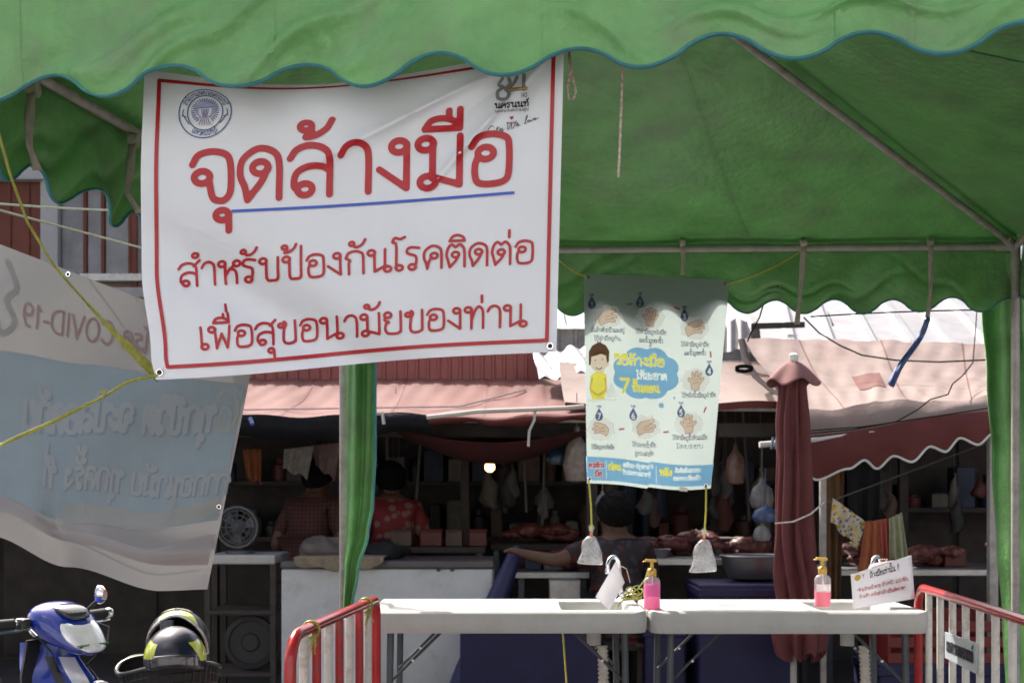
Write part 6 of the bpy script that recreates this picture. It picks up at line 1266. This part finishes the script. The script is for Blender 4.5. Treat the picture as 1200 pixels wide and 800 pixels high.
for cx in (.14, -1.08):
    m = MB(); m.lathe([(.21, -.035), (.25, -.04), (.28, -.02), (.285, 0), (.28, .02), (.25, .04), (.21, .035)], (0, 0, 0), 30, M=Matrix.Rotation(R(90), 3, 'X')); m.v = [(x + cx, y, z + .287) for x, y, z in m.v]; m.tube([(cx, -.06, .287), (cx, .06, .287)], .03, n=10)
    for k in range(12): m.tube([(cx, 0, .287), (cx + .21 * math.cos(R(30 * k)), 0, .287 + .21 * math.sin(R(30 * k)))], .003, n=5)
    mpart(m, 'wheel', RUB, smooth=True)
m = MB(); m.loft([egg(-.1, .66, .07, .10), egg(-.35, .52, .07, .08), egg(-.7, .52, .11, .10), egg(-1.1, .56, .10, .07), egg(-1.3, .58, .04, .03)]); mpart(m, 'body_panel', BLKP, smooth=True, sub=1)
m = MB(); m.loft([egg(-.42, .60, .07, .03), egg(-.7, .64, .12, .05), egg(-1.15, .66, .11, .04), egg(-1.25, .66, .05, .02)]); mpart(m, 'seat', RUB, smooth=True, sub=1)
m = MB(); m.box((-.5, 0, .34), (.34, .2, .2)); m.tube([(-.5, .1, .25), (-.46, .24, .008)], .012, n=8); mpart(m, 'engine', DARKST, bevel=.02)
HNAVY = mat('navy_helmet_shell', (.008, .010, .026), .30, var=.1, coat=.25); HYEL = mat('lime_helmet_panel', (.42, .48, .06), .18, coat=1, var=.1); HSIL = mat('silver_helmet_edge', (.50, .49, .44), .2, metal=.5, coat=1); HIN = mat('helmet_lining', (.006, .006, .007), .9)
def helmet(c, rz, ry, lab, r_, big):
    t = thing('helmet', lab, 'helmet', c, 'helmets in the basket'); M_ = Matrix.Translation(Vector(c)) @ Matrix.Rotation(rz, 4, 'Z') @ Matrix.Rotation(ry, 4, 'Y')
    def sh(u, v, k=1.0):      # u round 0..1 (0.5 front +x), v 0 crown .. 1 rim
        a = 2 * math.pi * u - math.pi; front = max(0, math.cos(a)); vm = 1.85 - (1.0 if big else .62) * front ** 1.3; b = vm * v
        return Vector((r_ * 1.12 * k * math.sin(b) * math.cos(a), r_ * .95 * k * math.sin(b) * math.sin(a), r_ * k * math.cos(b)))
    m = MB(); m.grid(lambda u, v: sh(u, v), 48, 18); m.build('shell', HNAVY if not big else BLKP, t, M=M_, smooth=True, ang=80)
    m = MB(); m.grid(lambda u, v: sh(u, v, .93), 48, 18); m.build('lining', HIN, t, M=M_, smooth=True, ang=80)
    m = MB(); m.tube([sh(i / 48, 1, .965) for i in range(49)], r_ * .055, n=8, cap=False); m.build('rim_trim', HSIL if big else BLKP, t, M=M_, smooth=True)
    for u0, u1, v0, v1 in (((.24, .36, .45, .78), (.64, .76, .42, .84)) if not big else ((.52, .62, .35, .97), (.38, .48, .35, .97), (.05, .2, .4, .9), (.8, .95, .4, .9))):
        m = MB(); m.grid(lambda u, v: sh(lerp(u0, u1, u) + .03 * (v - .5), lerp(v0, v1, v), 1.008), 10, 8); m.build('coloured_panel', HYEL if not big or u0 in (.38, .52) else HSIL, t, M=M_, smooth=True)
    m = MB(); m.grid(lambda u, v: sh(lerp(.36, .64, u), lerp(.30, .55, v) if big else lerp(.72, .98, v), 1.03), 16, 5); m.build('visor', HSIL if big else mat('smoked_visor', (.03, .03, .035), .08, coat=1), t, M=M_, smooth=True, solid=.003)
helmet(P(209, 752, 4.66), R(-84), R(-20), 'silver rimmed open helmet with lime panels, upper of the two', .118, True)
helmet(P(205, 772, 4.44), R(-75), R(22), 'dark navy helmet with lime panels lying in the black basket', .112, False)

for o_ in bpy.data.objects:
    if "_org" in o_: del o_["_org"]
